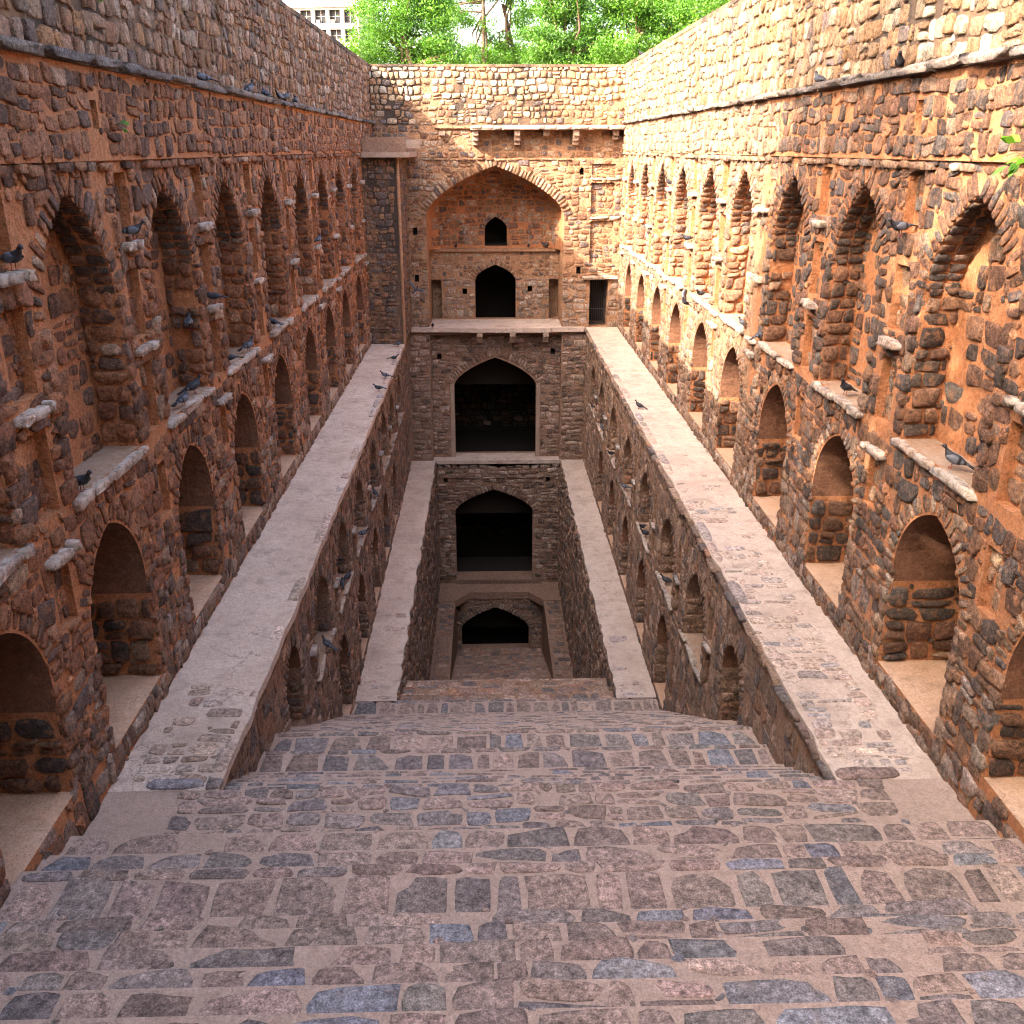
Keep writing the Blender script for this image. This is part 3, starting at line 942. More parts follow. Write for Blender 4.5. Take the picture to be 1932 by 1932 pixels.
# ------------------------------------------------------------------ walkways and steps (setting)
def edge_sheet(mb, x0, x1, y0, y1, z, th, mat, jit=0.03, step=0.3, jx0=True, jx1=True):
    ys = np.arange(y0, y1 + step * 0.5, step)
    a = x0 + (RNG.normal(0, jit, len(ys)) if jx0 else 0 * ys)
    b = x1 + (RNG.normal(0, jit, len(ys)) if jx1 else 0 * ys)
    for i in range(len(ys) - 1):
        mb.face([(a[i], ys[i], z), (b[i], ys[i], z), (b[i + 1], ys[i + 1], z), (a[i + 1], ys[i + 1], z)], mat)
        mb.face([(b[i], ys[i], z - th), (b[i + 1], ys[i + 1], z - th), (b[i + 1], ys[i + 1], z), (b[i], ys[i], z)], mat)
        mb.face([(a[i], ys[i], z), (a[i + 1], ys[i + 1], z), (a[i + 1], ys[i + 1], z - th), (a[i], ys[i], z - th)], mat)
        mb.face([(a[i], ys[i], z - th), (a[i + 1], ys[i + 1], z - th), (b[i + 1], ys[i + 1], z - th), (b[i], ys[i], z - th)], mat)
    mb.face([(x0, y0, z - th), (x1, y0, z - th), (x1, y0, z), (x0, y0, z)], mat)

UPZ = Frame((0, 0, 0), (1, 0, 0), (0, 1, 0), (0, 0, 1))
def walkways():
    for sgn in (-1, 1):
        m = MB()
        if sgn < 0:
            edge_sheet(m, XL - .02, -3.20, 9.085, YB[-1] + 0.1, ZL, 0.13, M['walk'], 0.013, jx0=False)
        else:
            edge_sheet(m, 4.09, XR + .02, 9.085, 41.0, ZL, 0.13, M['walk'], 0.013, jx1=False)
        wk = structure(m.build('walkway'))
        p = Pool(wk, M['flag'], 'paving_stone', 'paving_rubble')
        a, b = ((XL + .25, -3.24) if sgn < 0 else (4.13, XR - .3))
        fr = Frame((0, 0, ZL), (1, 0, 0), (0, 1, 0), (0, 0, 1))
        lim = 11.8 if sgn < 0 else 22.0
        def mask(u, v):
            return RNG.random(len(u)) < np.clip((lim - v) / (lim - 9.5) * 0.9, 0, 0.8)
        masonry(p, fr, a, b, 9.2, lim, [], 'pale' if sgn < 0 else 'walkstone', (0.14, 0.28), (0.18, 0.5), 0.013, K=12, gap=0.036, split=0.2, mask=mask, bury=0.02, tilt=0.004, jit=0.07, ex=6)
        row(p, fr, (a if sgn < 0 else 4.1) + (0.15 if sgn < 0 else 0), (-3.18 if sgn < 0 else 4.9), 9.18, 0.1, (0.5, 1.0), 0.03, 'flag', K=12, jit=0.07, ex=6)
        ed = Frame((0, 0, ZL), (0, 1, 0), (1, 0, 0), (0, 0, 1))
        row(p, ed, 9.4, 35, -3.29 if sgn < 0 else 4.18, 0.10, (0.3, 1.1), 0.012, 'walkstone', gap=0.02, K=12, jit=0.1, ex=4, drop=0.45, tilt=0.02)
        p.finish()
        m = MB()
        if sgn < 0:
            edge_sheet(m, XLi - .02, XLj, 19.9, YF, Z2, 0.12, M['walk'], 0.02, jx0=False)
        else:
            edge_sheet(m, XRj, XRi + .02, 19.9, YF, Z2, 0.12, M['walk'], 0.02, jx1=False)
        wk = structure(m.build('walkway'))
        p = Pool(wk, M['flag'], 'paving_stone', 'paving_rubble')
        fr = Frame((0, 0, Z2), (1, 0, 0), (0, 1, 0), (0, 0, 1))
        a, b = ((XLi + .3, XLj - .05) if sgn < 0 else (XRj + .05, XRi - .3))
        masonry(p, fr, a, b, 20.0, 25.5, [], 'walkstone', (0.2, 0.5), (0.3, 0.7), 0.012, K=10, gap=0.06, mask=lambda u, v: RNG.random(len(u)) < 0.45 * (26 - v) / 6, bury=0.02, tilt=0.004, jit=0.07, ex=6)
        p.finish()

def steps():
    """treads from the far edge backwards: (y far edge, z)"""
    T = []                                    # (y_near, y_far, z, x0, x1)
    edges = [(8.10, -6.8), (7.58, -6.6), (7.14, -6.4), (6.32, -6.2), (5.98, -6.0), (5.60, -5.8), (5.22, -5.6), (4.87, -5.4), (4.47, -5.2)]
    z, y = -5.0, 4.08
    while z < 1.3:
        edges.append((y, z))
        z += 0.2
        y -= 0.40
    xa, xb = XL + 0.004, XR - 0.004
    T.append((8.05, 9.08, ZL, xa, xb))
    for i, (yf, zz) in enumerate(edges):
        yn = edges[i + 1][0] - 0.05 if i + 1 < len(edges) else yf - 3
        T.append((yn, yf, zz, xa, xb))
    # middle flight
    wide = [(1.338, 1.40), (1.426, 1.457)]
    nst = 26
    dz = (Z2 - ZL) / nst
    y, z = 9.08, ZL
    base = (19.08 - 9.08 - 2 * 0.42) / (nst - 1)
    done = [False, False]
    for i in range(nst - 1):
        z += dz
        tr = base
        for k, (r0, r1) in enumerate(wide):
            if not done[k] and (y + base + 0.42) / -z > r1:
                tr += 0.42
                done[k] = True
                break
        T.append((y - 0.04, y + tr, z, XLi, XRi))
        y += tr
    y_mid = y
    T.append((y - 0.04, 19.98, Z2, XLi, XRi))
    # lower flight
    nst = 24
    dz = (Z3 - Z2) / nst
    y, z = 19.98, Z2
    base = (29.6 - 19.98 - 3 * 0.35) / (nst - 1)
    for i in range(nst - 1):
        z += dz
        tr = base + (0.35 if i in (0, 1, 2) else 0)
        T.append((y - 0.04, y + tr, z, XLj, XRj))
        y += tr
    T.append((y - 0.04, 30.3, Z3, XLj, XRj))
    y, z = 30.3, Z3
    for i in range(15):
        z -= 0.19
        T.append((y - 0.04, y + 0.5, z, -1.58, 2.36))
        y += 0.5
    T.append((y - 0.04, 38.2, z - 0.02, -1.58, 2.36))
    m = MB()
    for (a, b, zz, x0, x1) in T:
        e = 0.004 if x0 < XLi - .1 else -0.25
        m.box((x0 + e, a, zz - 0.9), (x1 - e, b, zz), M['joint'] if b < 20.2 else M['mortar_low'])  # darker mortar on the deep flights paints in their shade
    s = structure(m.build('stairs'))
    p = Pool(s, M['flag'], 'flagstone', 'flagstones')
    for i, (a, b, zz, x0, x1) in enumerate(T):
        if b < 3.2:
            continue
        near = b < 9.2
        K = 12 if near else 8
        fr = Frame((0, 0, zz), (1, 0, 0), (0, 1, 0), (0, 0, 1))
        d = b - a
        pal = 'flag' if b < 20 else ('pale' if b < 19 else 'low')
        hh = 0.011 if near else 0.010
        x0, x1 = x0 + 0.03, x1 - 0.03
        if abs(zz - ZL) < 1e-3 and b < 12:     # landing
            masonry(p, fr, x0 + .8, x1 - .7, a + 0.05, b, [], 'flag', (0.24, 0.36), (0.22, 0.55), 0.014, K=12, gap=0.025, split=0.35, drop=0.08, jit=0.07, ex=6, tilt=0.008, rough=0.3, bury=0.02)
        elif d > 0.68:
            nose = 0.15 if near else 0.1
            row(p, fr, x0, x1, b - nose / 2, nose / 2, (0.3, 0.7), hh, pal, gap=0.03, K=K, jit=0.06, ex=5, tilt=0.008)
            row(p, fr, x0, x1, (a + b - nose) / 2 + 0.03, (d - nose) / 2 - 0.03, (0.2, 0.66) if near else (0.2, 0.6), hh, pal, gap=0.045, K=K, jit=0.07, ex=6, tilt=0.008)
        elif near:
            masonry(p, fr, x0, x1, a + 0.03, b + 0.005, [], 'flag', (d * 0.93, d), (0.24, 0.78), 0.010, K=12, gap=0.014, split=0.2, drop=0.02, wob=0.0, jit=0.085, ex=5, tilt=0.012, rough=0.35, bury=0.03, wave=0.03, chips=0.5)
        else:
            row(p, fr, x0, x1, b - d * 0.44, d * 0.44 - 0.006, (0.18, 0.6), hh, pal, gap=0.02, K=K, jit=0.06, ex=6, tilt=0.008, drop=0.04)
    p.finish()
    # rim of the pit on both sides of the last flight, with its own paving
    for sgn in (-1, 1):
        m = MB()
        x0, x1 = ((XLj, -1.58) if sgn < 0 else (2.36, XRj))
        m.box((x0, 30.0, Z3 - 3.6), (x1, YF, Z3 + 0.004), M['mortar_low'])
        wk = structure(m.build('platform'))
        q = Pool(wk, M['stone_low'], 'paving_stone', 'paving_rubble')
        masonry(q, Frame((0, 0, Z3 + 0.004), (1, 0, 0), (0, 1, 0), (0, 0, 1)), x0 + .08, x1 - .03, 30.1, 37.2, [], 'low', (0.22, 0.4), (0.3, 0.6), 0.02, K=8, gap=0.034, drop=0.15, tilt=0.01)
        q.finish()

# ------------------------------------------------------------------ the well tower at the far end
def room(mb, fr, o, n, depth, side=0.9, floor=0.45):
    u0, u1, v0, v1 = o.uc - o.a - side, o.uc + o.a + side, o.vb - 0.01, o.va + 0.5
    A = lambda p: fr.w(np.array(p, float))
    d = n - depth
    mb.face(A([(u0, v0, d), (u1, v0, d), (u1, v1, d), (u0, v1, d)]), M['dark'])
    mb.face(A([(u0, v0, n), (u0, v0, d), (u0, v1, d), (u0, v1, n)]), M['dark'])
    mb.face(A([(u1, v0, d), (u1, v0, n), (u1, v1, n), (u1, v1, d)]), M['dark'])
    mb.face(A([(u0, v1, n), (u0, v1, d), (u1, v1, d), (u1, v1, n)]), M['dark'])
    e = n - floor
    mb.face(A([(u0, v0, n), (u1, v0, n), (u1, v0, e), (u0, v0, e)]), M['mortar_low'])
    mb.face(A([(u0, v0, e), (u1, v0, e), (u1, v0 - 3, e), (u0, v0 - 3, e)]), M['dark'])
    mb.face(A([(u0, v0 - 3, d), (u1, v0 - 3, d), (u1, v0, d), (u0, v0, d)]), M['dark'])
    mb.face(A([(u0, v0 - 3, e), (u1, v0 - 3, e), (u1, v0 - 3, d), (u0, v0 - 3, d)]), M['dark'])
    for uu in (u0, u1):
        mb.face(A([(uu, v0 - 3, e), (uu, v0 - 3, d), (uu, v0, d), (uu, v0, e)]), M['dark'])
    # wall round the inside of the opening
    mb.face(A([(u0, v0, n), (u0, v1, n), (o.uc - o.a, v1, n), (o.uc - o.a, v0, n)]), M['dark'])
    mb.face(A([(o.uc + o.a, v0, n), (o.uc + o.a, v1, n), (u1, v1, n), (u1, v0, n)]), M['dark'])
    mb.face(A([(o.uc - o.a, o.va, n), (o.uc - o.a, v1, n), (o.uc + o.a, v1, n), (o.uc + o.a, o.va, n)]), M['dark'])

def bracket(mb, fr, u, v, w, mat, tiers=((0.0, 0.2, 0.6), (0.2, 0.38, 0.44), (0.38, 0.54, 0.26))):
    for (a, b, p) in tiers:
        mb.box((u - w / 2, v - b, -0.05), (u + w / 2, v - a - 0.004, p), mat, fr)

def tower():
    fr = Frame((0, YF, 0), (1, 0, 0), (0, 0, 1), (0, -1, 0))
    t = thing('well_tower', 'tall stone well tower closing the far end, with four dark arched openings stacked up', 'tower', (0.3, YF, Z3))
    st = Pool(t, M['stone'])
    lowst = Pool(t, M['stone_low'], 'stone', 'rubble')
    cob = Pool(t, M['stone_top'], 'cobble', 'cobbles')
    vs_ = Pool(t, M['stone_top'], 'voussoir', 'voussoirs')
    slab = Pool(t, M['sill'], 'slab_stone', 'slab_rubble')
    w = MB()
    # parapet
    w.quad(fr, [(XL - .8, 0.8), (XR + .8, 0.8), (XR + .8, 2.9), (XL - .8, 2.9)], 0.0, M['mortar_top'])
    w.box((XL - .8, 2.86, -0.7), (XR + .8, 2.95, 0.05), M['mortar_top'], fr)
    w.box((XL - .8, 0.0, -0.75), (XR + .8, 2.87, -0.7), M['mortar_top'], fr)
    masonry(cob, fr, XL + .05, XR - .05, 1.72, 2.84, [], 'cobble', (0.2, 0.29), (0.16, 0.38), 0.05, K=10, gap=0.03, split=0.12, drop=0.03, jit=0.07, ex=6)
    masonry(cob, fr, XL + .05, XR - .05, 0.86, 1.75, [], 'far', (0.18, 0.27), (0.16, 0.40), 0.03, K=10, gap=0.036, split=0.2, drop=0.12, jit=0.07, ex=6)
    # storey with the great arch
    big = Op(0.32, 2.76, -7.0, -0.66, -2.55, 0.52, 0.5, 'great_arch')
    gate = Op(4.58, 0.38, -6.99, -5.06, None, depth=1.5, name='gate_passage', back=M['dark'])
    pan = [Op(4.62, 0.47, -2.5, -1.3, None, depth=0.12, name='panel_recess'), Op(4.62, 0.47, -4.4, -2.75, None, depth=0.12, name='panel_recess'),
           Op(4.62, 0.47, -1.0, -0.6, None, depth=0.08, name='panel_recess')]
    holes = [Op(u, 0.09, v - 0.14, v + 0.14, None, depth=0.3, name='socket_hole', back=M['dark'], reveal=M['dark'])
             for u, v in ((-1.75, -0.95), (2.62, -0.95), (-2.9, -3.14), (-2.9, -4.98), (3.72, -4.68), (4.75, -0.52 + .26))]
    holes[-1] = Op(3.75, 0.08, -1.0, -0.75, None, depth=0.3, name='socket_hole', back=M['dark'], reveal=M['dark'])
    ops = [big, gate] + pan + holes
    cut_wall(w, fr, XL - .3, XR + .3, -7.25, 0.8, ops, M['mortar_far'])
    for o in holes:
        niche(w, fr, o, 0, M['mortar_far'])
    # reveal of the great arch, apse above the ledge, flat wall below it
    ol = big.outline(28)
    for i in range(len(ol) - 1):
        (a, b), (c, e) = ol[i], ol[i + 1]
        dep = 2.3 if min(b, e) < -2.6 else 0.5
        w.face(fr.w(np.array([(a, b, 0), (a, b, -dep), (c, e, -dep), (c, e, 0)])), M['mortar_far'])
    w.build('wall_core', t)
    ap = MB()
    def dep(q):
        return 0.5 + 1.8 * (1 - np.clip(q, 0, 1) ** 4) ** 0.25
    arc = [p for p in ol if p[1] >= big.vs - 1e-6]
    rs = [1, .985, .95, .9, .83, .74, .63, .5, .36, .2, 0.0]
    for i in range(len(arc) - 1):
        for r0, r1 in zip(rs[:-1], rs[1:]):
            pts = []
            for (p, r) in ((arc[i], r0), (arc[i], r1), (arc[i + 1], r1), (arc[i + 1], r0)):
                pts.append((big.uc + (p[0] - big.uc) * r, big.vs + (p[1] - big.vs) * r, -dep(r)))
            if r1 == 0:
                pts = [pts[0], pts[1], pts[3]]
            ap.face(fr.w(np.array(pts)), M['mortar'])
    win = Op(0.36, 0.48, -3.92, -2.72, -3.2, 0.5, 2.0, 'window_arch', back=M['dark'], reveal=M['dark'])
    us = big.uc + big.a * np.array([-1, -.985, -.95, -.9, -.83, -.74, -.6, -.45, -.28])
    for s in (1, -1):
        uu = us if s == 1 else 2 * big.uc - us
        for i in range(len(uu) - 1):
            q0, q1 = abs(uu[i] - big.uc) / big.a, abs(uu[i + 1] - big.uc) / big.a
            ap.face(fr.w(np.array([(uu[i], -4.0, -dep(q0)), (uu[i + 1], -4.0, -dep(q1)), (uu[i + 1], big.vs, -dep(q1)), (uu[i], big.vs, -dep(q0))])), M['mortar'])
    inn = fr.off(-2.3)
    cut_wall(ap, inn, us[-1], 2 * big.uc - us[-1], -4.0, big.vs, [win], M['mortar'])
    niche(ap, inn, win, 0, M['dark'])
    apo = ap.build('apse', t)
    pa = Pool(apo, M['stone'], 'stone', 'rubble', 150)
    def warp(res, fn):
        if res is None:
            return None
        P, c, K, fl = res
        u, v = P @ fr.u - fr.o @ fr.u, P @ fr.v - fr.o @ fr.v
        return P - fr.n * fn(u, v)[..., None], c, K, fl
    def apse_depth(u, v):
        q = np.abs(u - big.uc) / big.a
        tp = np.maximum(big.top(u), big.vs + 1e-3)
        # radial fraction above the springing, found by a few steps
        r = np.clip(q, 1e-3, 0.999)
        up = v > big.vs
        lo, hi = np.full(u.shape, 1e-3), np.ones(u.shape)
        for _ in range(14):
            md = 0.5 * (lo + hi)
            uu = big.uc + (u - big.uc) / md
            ins = (np.abs(uu - big.uc) < big.a) & (big.vs + (v - big.vs) / md < big.top(uu))
            hi = np.where(ins, md, hi)
            lo = np.where(ins, lo, md)
        return dep(np.where(up, hi, q))
    class Shrunk:
        def inside(s, u, v, e=0):
            uu, vv = big.uc + (u - big.uc) / 0.97, big.vs + (v - big.vs) / 0.97
            return ~big.inside(uu, vv)
    cu, cv, a, b = coursed(big.uc - big.a, big.uc + big.a, -3.9, big.va, (0.17, 0.28), (0.18, 0.5), gap=0.022, drop=0.07, split=0.2)
    pa.add(warp(stones(fr, cu, cv, a, b, 0.03, colours('far', len(cu)), K=8, ops=[Shrunk(), win], jit=0.07, ex=6), apse_depth))
    voussoirs(pa, inn, win, 0.2, 0.12, 'grey', 0.04, n0=0.0)
    for uc in (big.uc - 1.78, big.uc + 1.98):
        bl = Op(uc, 0.45, -3.9, -2.84, -3.25, 0.5)
        tmp = Pool(apo, M['stone'])
        voussoirs(tmp, fr, bl, 0.13, 0.1, 'pale', 0.075)
        for s in (-1, 1):
            for v in np.arange(-3.85, -3.25, 0.2):
                tmp.add(stones(fr, [uc + s * 0.5], [v + .1], [0.06], [0.095], 0.075, colours('pale', 1), K=8))
        for it in tmp.items:
            pa.add(warp(it, apse_depth))
    pa.finish()
    lw = MB()
    L = fr.off(-2.05)
    door = Op(0.33, 0.88, -6.98, -4.68, -5.35, 0.42, 0.3, 'doorway', back=M['dark'], reveal=M['mortar_far'])
    s1 = Op(-2.22, 0.22, -6.98, -5.3, None, depth=0.7, name='side_recess')
    s2 = Op(2.86, 0.21, -6.98, -5.3, None, depth=0.7, name='side_recess')
    hs = [Op(u, 0.1, v - .12, v + .12, None, depth=0.3, back=M['dark'], reveal=M['dark']) for u, v in ((-1.0, -5.8), (1.82, -5.7))]
    cut_wall(lw, L, big.uc - big.a + .002, big.uc + big.a - .002, -7.0, -4.08, [door, s1, s2] + hs, M['mortar_far'])
    for o in (s1, s2, *hs):
        niche(lw, L, o, 0, M['mortar_far'])
    niche(lw, L, door, 0, M['mortar_far'], nback=False)
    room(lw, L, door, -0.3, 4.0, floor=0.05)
    lw.box((big.uc - big.a + .004, -4.12, -0.4), (big.uc + big.a - .004, -4.0, 0.14), M['mortar_far'], L)
    lo_ = lw.build('back_wall', t)
    pl = Pool(lo_, M['stone_top'], 'stone', 'rubble', 150)
    masonry(pl, L, big.uc - big.a, big.uc + big.a, -6.95, -5.25, [door, s1, s2] + hs, 'pale', (0.2, 0.32), (0.18, 0.5), 0.03, K=8, gap=0.03, split=0.3, expand=.25, jit=0.07)
    masonry(pl, L, big.uc - big.a, big.uc + big.a, -5.2, -4.15, [door], 'far', (0.14, 0.24), (0.14, 0.3), 0.015, K=8, gap=0.03, split=0.1, drop=0.3, expand=.25, jit=0.07)
    voussoirs(pl, L, door, 0.26, 0.11, 'far', 0.03)
    pl.finish()
    # floor slab of the balcony
    sm = MB()
    sm.box((XLi + 0.2, -7.22, -2.4), (XRi, -7.0, 0.02), M['walk'], fr)
    for a, b in ((-3.2, -1.2), (-1.18, 0.25), (0.27, 2.6), (2.62, 4.0)):
        sm.box((a, -7.16 + random.uniform(-.01, .01), 0.0), (b, -6.985 + random.uniform(-.008, .008), 0.3 if a > -1.5 and b < 3 else 0.2), M['walk'], fr)
    sm.build('balcony_slab', t)
    bk = []
    for u in (-0.35, 1.02, 2.4):
        m = MB()
        bracket(m, fr, u, -7.17, 0.24, M['edge'], ((0.0, 0.17, 0.3), (0.17, 0.31, 0.16), (0.31, 0.44, 0.06)))
        m.build('bracket', t)
    # projecting shelf above the arch
    sh = MB()
    for a, b in ((-0.62, 0.7), (0.71, 2.0), (2.01, 3.3), (3.31, 5.36)):
        z = random.uniform(-.015, .015)
        sh.box((a, 0.64 + z, -0.1), (b, 0.79 + z, 0.72 + random.uniform(-.03, .03)), M['edge'], fr)
    sh.box((-2.0, 0.70, -0.1), (-0.63, 0.795, 0.12), M['mortar_far'], fr)
    sh.build('shelf', t)
    row(slab, fr, -0.6, 5.35, 0.72, 0.07, (0.3, 0.8), 0.03, 'pale', n0=0.71, gap=0.02)
    for u, tiers in ((-0.43, None), (1.18, None), (2.31, ((0, 0.2, 0.42),)), (3.45, None), (5.0, ((0, 0.2, 0.4), (0.2, 0.34, 0.2))), (-1.72, ((0.05, 0.2, 0.22),))):
        m = MB()
        if tiers:
            bracket(m, fr, u, 0.64, 0.24, M['edge'], tiers)
        else:
            bracket(m, fr, u, 0.64, 0.23, M['edge'])
        m.build('bracket', t)
    # facing
    allo = ops
    masonry(st, fr, -3.15, XR - .03, -2.4, -0.46, allo, 'far', (0.17, 0.28), (0.2, 0.46), 0.03, K=8, expand=0.36, gap=0.03, drop=0.06, jit=0.07, ex=6)
    masonry(st, fr, -3.15, XR - .03, -4.95, -2.4, allo, 'far', (0.17, 0.28), (0.2, 0.46), 0.03, K=8, gap=0.03, drop=0.08, jit=0.07, ex=6)
    masonry(st, fr, -3.15, XR - .03, -7.1, -4.95, allo, 'pale', (0.2, 0.34), (0.22, 0.5), 0.03, K=8, gap=0.024, drop=0.04, jit=0.07, ex=6)
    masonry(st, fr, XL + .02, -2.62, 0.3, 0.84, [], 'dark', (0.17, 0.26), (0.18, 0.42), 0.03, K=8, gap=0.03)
    masonry(st, fr, -2.6, XR - .03, -0.40, 0.6, allo, 'far', (0.17, 0.26), (0.18, 0.42), 0.03, K=8, gap=0.034, drop=0.12, jit=0.07, ex=6)
    row(st, fr, -2.6, 3.4, -0.43, 0.035, (0.3, 0.8), 0.06, 'far', gap=0.01)
    voussoirs(vs_, fr, big, 0.36, 0.145, 'far', 0.045, over=0.02)
    row(slab, fr, 3.85, XR, -4.96, 0.075, (0.8, 1.5), 0.16, 'pale', gap=0.01)
    row(slab, fr, 4.1, XR - .05, -2.62, 0.06, (0.5, 1.0), 0.06, 'pale', gap=0.01)
    row(slab, fr, 4.1, XR - .05, -1.15, 0.06, (0.5, 1.0), 0.06, 'pale', gap=0.01)
    for o in pan + [gate]:
        m = MB()
        niche(m, fr, o, 0, M['mortar_far'])
        no = m.build(o.name, t)
        if o is not gate:
            q = Pool(no, M['stone'], 'stone', 'rubble', 30)
            masonry(q, fr.off(-o.depth), o.uc - o.a, o.uc + o.a, o.vb, o.va, [], 'far', (0.18, 0.28), (0.2, 0.42), 0.025, K=8, gap=0.03)
            q.finish()
    # barred gate
    g = MB()
    gm = flat_mat('dark_iron', (0.05, 0.045, 0.045), 0.6, 0.4)
    gf = fr.off(-0.55)
    for (a, b, c, d) in ((-.37, -.33, -6.95, -5.1), (.33, .37, -6.95, -5.1), (-.33, .33, -6.95, -6.9), (-.33, .33, -5.15, -5.1), (-.33, .33, -6.35, -6.31)):
        g.box((4.58 + a, c, -.02), (4.58 + b, d, .02), gm, gf)
    go = g.build('gate', t)
    bars = None
    for k in range(8):
        u = 4.58 - 0.29 + k * 0.0829
        m = MB()
        m.box((u - .01, -6.9, -.01), (u + .01, -5.15, .01), gm, gf)
        m.build('bar', go)
    # storey below the balcony
    m2 = MB()
    rec = Op(0.31, 2.77, -12.84, -7.3, None, depth=0.45)
    cut_wall(m2, fr, XLi - .2, XRi + .2, -13.2, -7.25, [rec], M['mortar_low'])
    niche(m2, fr, rec, 0, M['mortar_low'], nback=False)
    mid = fr.off(-0.45)
    a2 = Op(0.28, 1.77, -12.83, -8.36, -9.6, 0.5, 0.4, 'arch')
    h2 = [Op(u, 0.1, v - .12, v + .12, None, depth=0.3, back=M['dark'], reveal=M['dark']) for u, v in ((-2.1, -8.3), (2.75, -8.1))]
    cut_wall(m2, mid, rec.uc - rec.a, rec.uc + rec.a, -12.84, -7.3, [a2] + h2, M['mortar_low'])
    niche(m2, mid, a2, 0, M['mortar_low'], nback=False)
    for o in h2:
        niche(m2, mid, o, 0, M['dark'])
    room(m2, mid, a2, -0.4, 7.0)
    m2.box((XLj - .1, -12.98, -1.0), (XRj + .02, -12.815, 0.06), M['walk'], fr)
    m2.build('middle_storey', t)
    ib = Pool(t, M['stone_low'], 'inner_stone', 'inner_rubble', 60)  # dark stones paint the gloom on the rooms' back walls
    masonry(ib, mid.off(-7.38), a2.uc - a2.a - .6, a2.uc + a2.a + .6, -13.5, -8.2, [], 'shadestone', (0.22, 0.36), (0.25, 0.6), 0.04, K=8, gap=0.03)
    masonry(ib, fr.off(-7.43), -2.2, 2.6, -19.5, -14.0, [], 'shadestone', (0.22, 0.36), (0.25, 0.6), 0.04, K=8, gap=0.03)
    ib.finish()
    for s in (-1, 1):
        m = MB()
        m.box((a2.uc + s * (a2.a + .09) - .08, -12.8, -.01), (a2.uc + s * (a2.a + .09) + .08, -9.5, 0.05), M['edge'], mid)
        m.build('jamb', t)
    for (a, b) in ((XLi + .05, -2.48), (3.1, XRi - .02)):
        masonry(lowst, fr, a, b, -12.8, -7.3, [], 'lowface', (0.16, 0.34), (0.3, 0.75), 0.035, K=10, gap=0.03, drop=0.0, split=0.2, jit=0.07, ex=6)
    masonry(lowst, mid, rec.uc - rec.a, rec.uc + rec.a, -12.7, -7.4, [a2, Op(a2.uc, a2.a + .2, -12.9, -9.5)] + h2, 'lowface', (0.18, 0.32), (0.2, 0.55), 0.03, K=8, gap=0.024, drop=0.03, expand=0.34, jit=0.07, ex=6)
    voussoirs(vs_, mid, a2, 0.3, 0.13, 'lowface', 0.04, over=-0.1)
    row(lowst, mid, -1.5, 2.1, -7.86, 0.05, (0.4, 0.9), 0.06, 'lowface', gap=.01)
    # storey under the lower walkways
    m3 = MB()
    a3 = Op(0.19, 1.74, -18.62, -14.2, -15.25, 0.5, 0.45, 'arch')
    h3 = [Op(u, 0.09, -13.85, -13.65, None, depth=0.3, back=M['dark'], reveal=M['dark']) for u in (-1.95, 2.6)]
    cut_wall(m3, fr, XLj - .2, XRj + .2, -18.9, -12.96, [a3] + h3, M['mortar_low'])
    niche(m3, fr, a3, 0, M['mortar_low'], nback=False)
    for o in h3:
        niche(m3, fr, o, 0, M['dark'])
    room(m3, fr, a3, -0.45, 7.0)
    m3.box((-1.9, -18.72, -0.6), (2.3, -18.64, 0.02), M['mortar_low'], fr)
    m3.build('lower_storey', t)
    masonry(lowst, fr, XLj + .03, XRj - .03, -18.7, -13.05, [a3] + h3, 'lowface', (0.17, 0.3), (0.2, 0.5), 0.04, K=8, gap=0.03, drop=0.04, expand=0.34, jit=0.07, ex=6)
    voussoirs(vs_, fr, a3, 0.32, 0.14, 'lowface', 0.045)
    row(lowst, fr, XLj + .3, XRj - .3, -13.62, 0.025, (0.4, 0.9), 0.07, 'lowface', gap=.01)
    # floor over the pit arch and the pit arch itself
    m4 = MB()
    y0 = YF - 37.5
    P = [(-2.36, 0.3), (-2.36, 2.0), (-1.57, 2.0), (-0.95, 1.16), (1.7, 1.16), (2.35, 2.0), (3.14, 2.0), (3.14, 0.3)]
    A = lambda z: [fr.w(np.array([(p[0], z, p[1])]))[0] for p in P]
    m4.face(A(-18.72), M['mortar_low'])
    for i in range(len(P) - 1):
        a, b = A(-18.72), A(-19.05)
        m4.face([a[i], a[i + 1], b[i + 1], b[i]], M['mortar_low'])
    m4.face(A(-19.05)[::-1], M['mortar_low'])
    pf = Frame((0, 38.1, 0), (1, 0, 0), (0, 0, 1), (0, -1, 0))
    a4 = Op(0.2, 1.55, -21.72, -19.5, -20.6, 0.5, 0.5, 'arch')
    cut_wall(m4, pf, -1.7, 2.45, -22.4, -18.9, [a4], M['mortar_low'])
    niche(m4, pf, a4, 0, M['mortar_low'], nback=False)
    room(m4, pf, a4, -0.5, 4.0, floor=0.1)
    m4.build('pit_storey', t)
    masonry(lowst, pf, -1.56, 2.34, -21.7, -19.08, [a4], 'low', (0.18, 0.3), (0.2, 0.4), 0.03, K=8, gap=0.03, expand=0.3)
    voussoirs(vs_, pf, a4, 0.3, 0.13, 'pale', 0.05)
    for q in (st, lowst, cob, vs_, slab):
        q.finish()

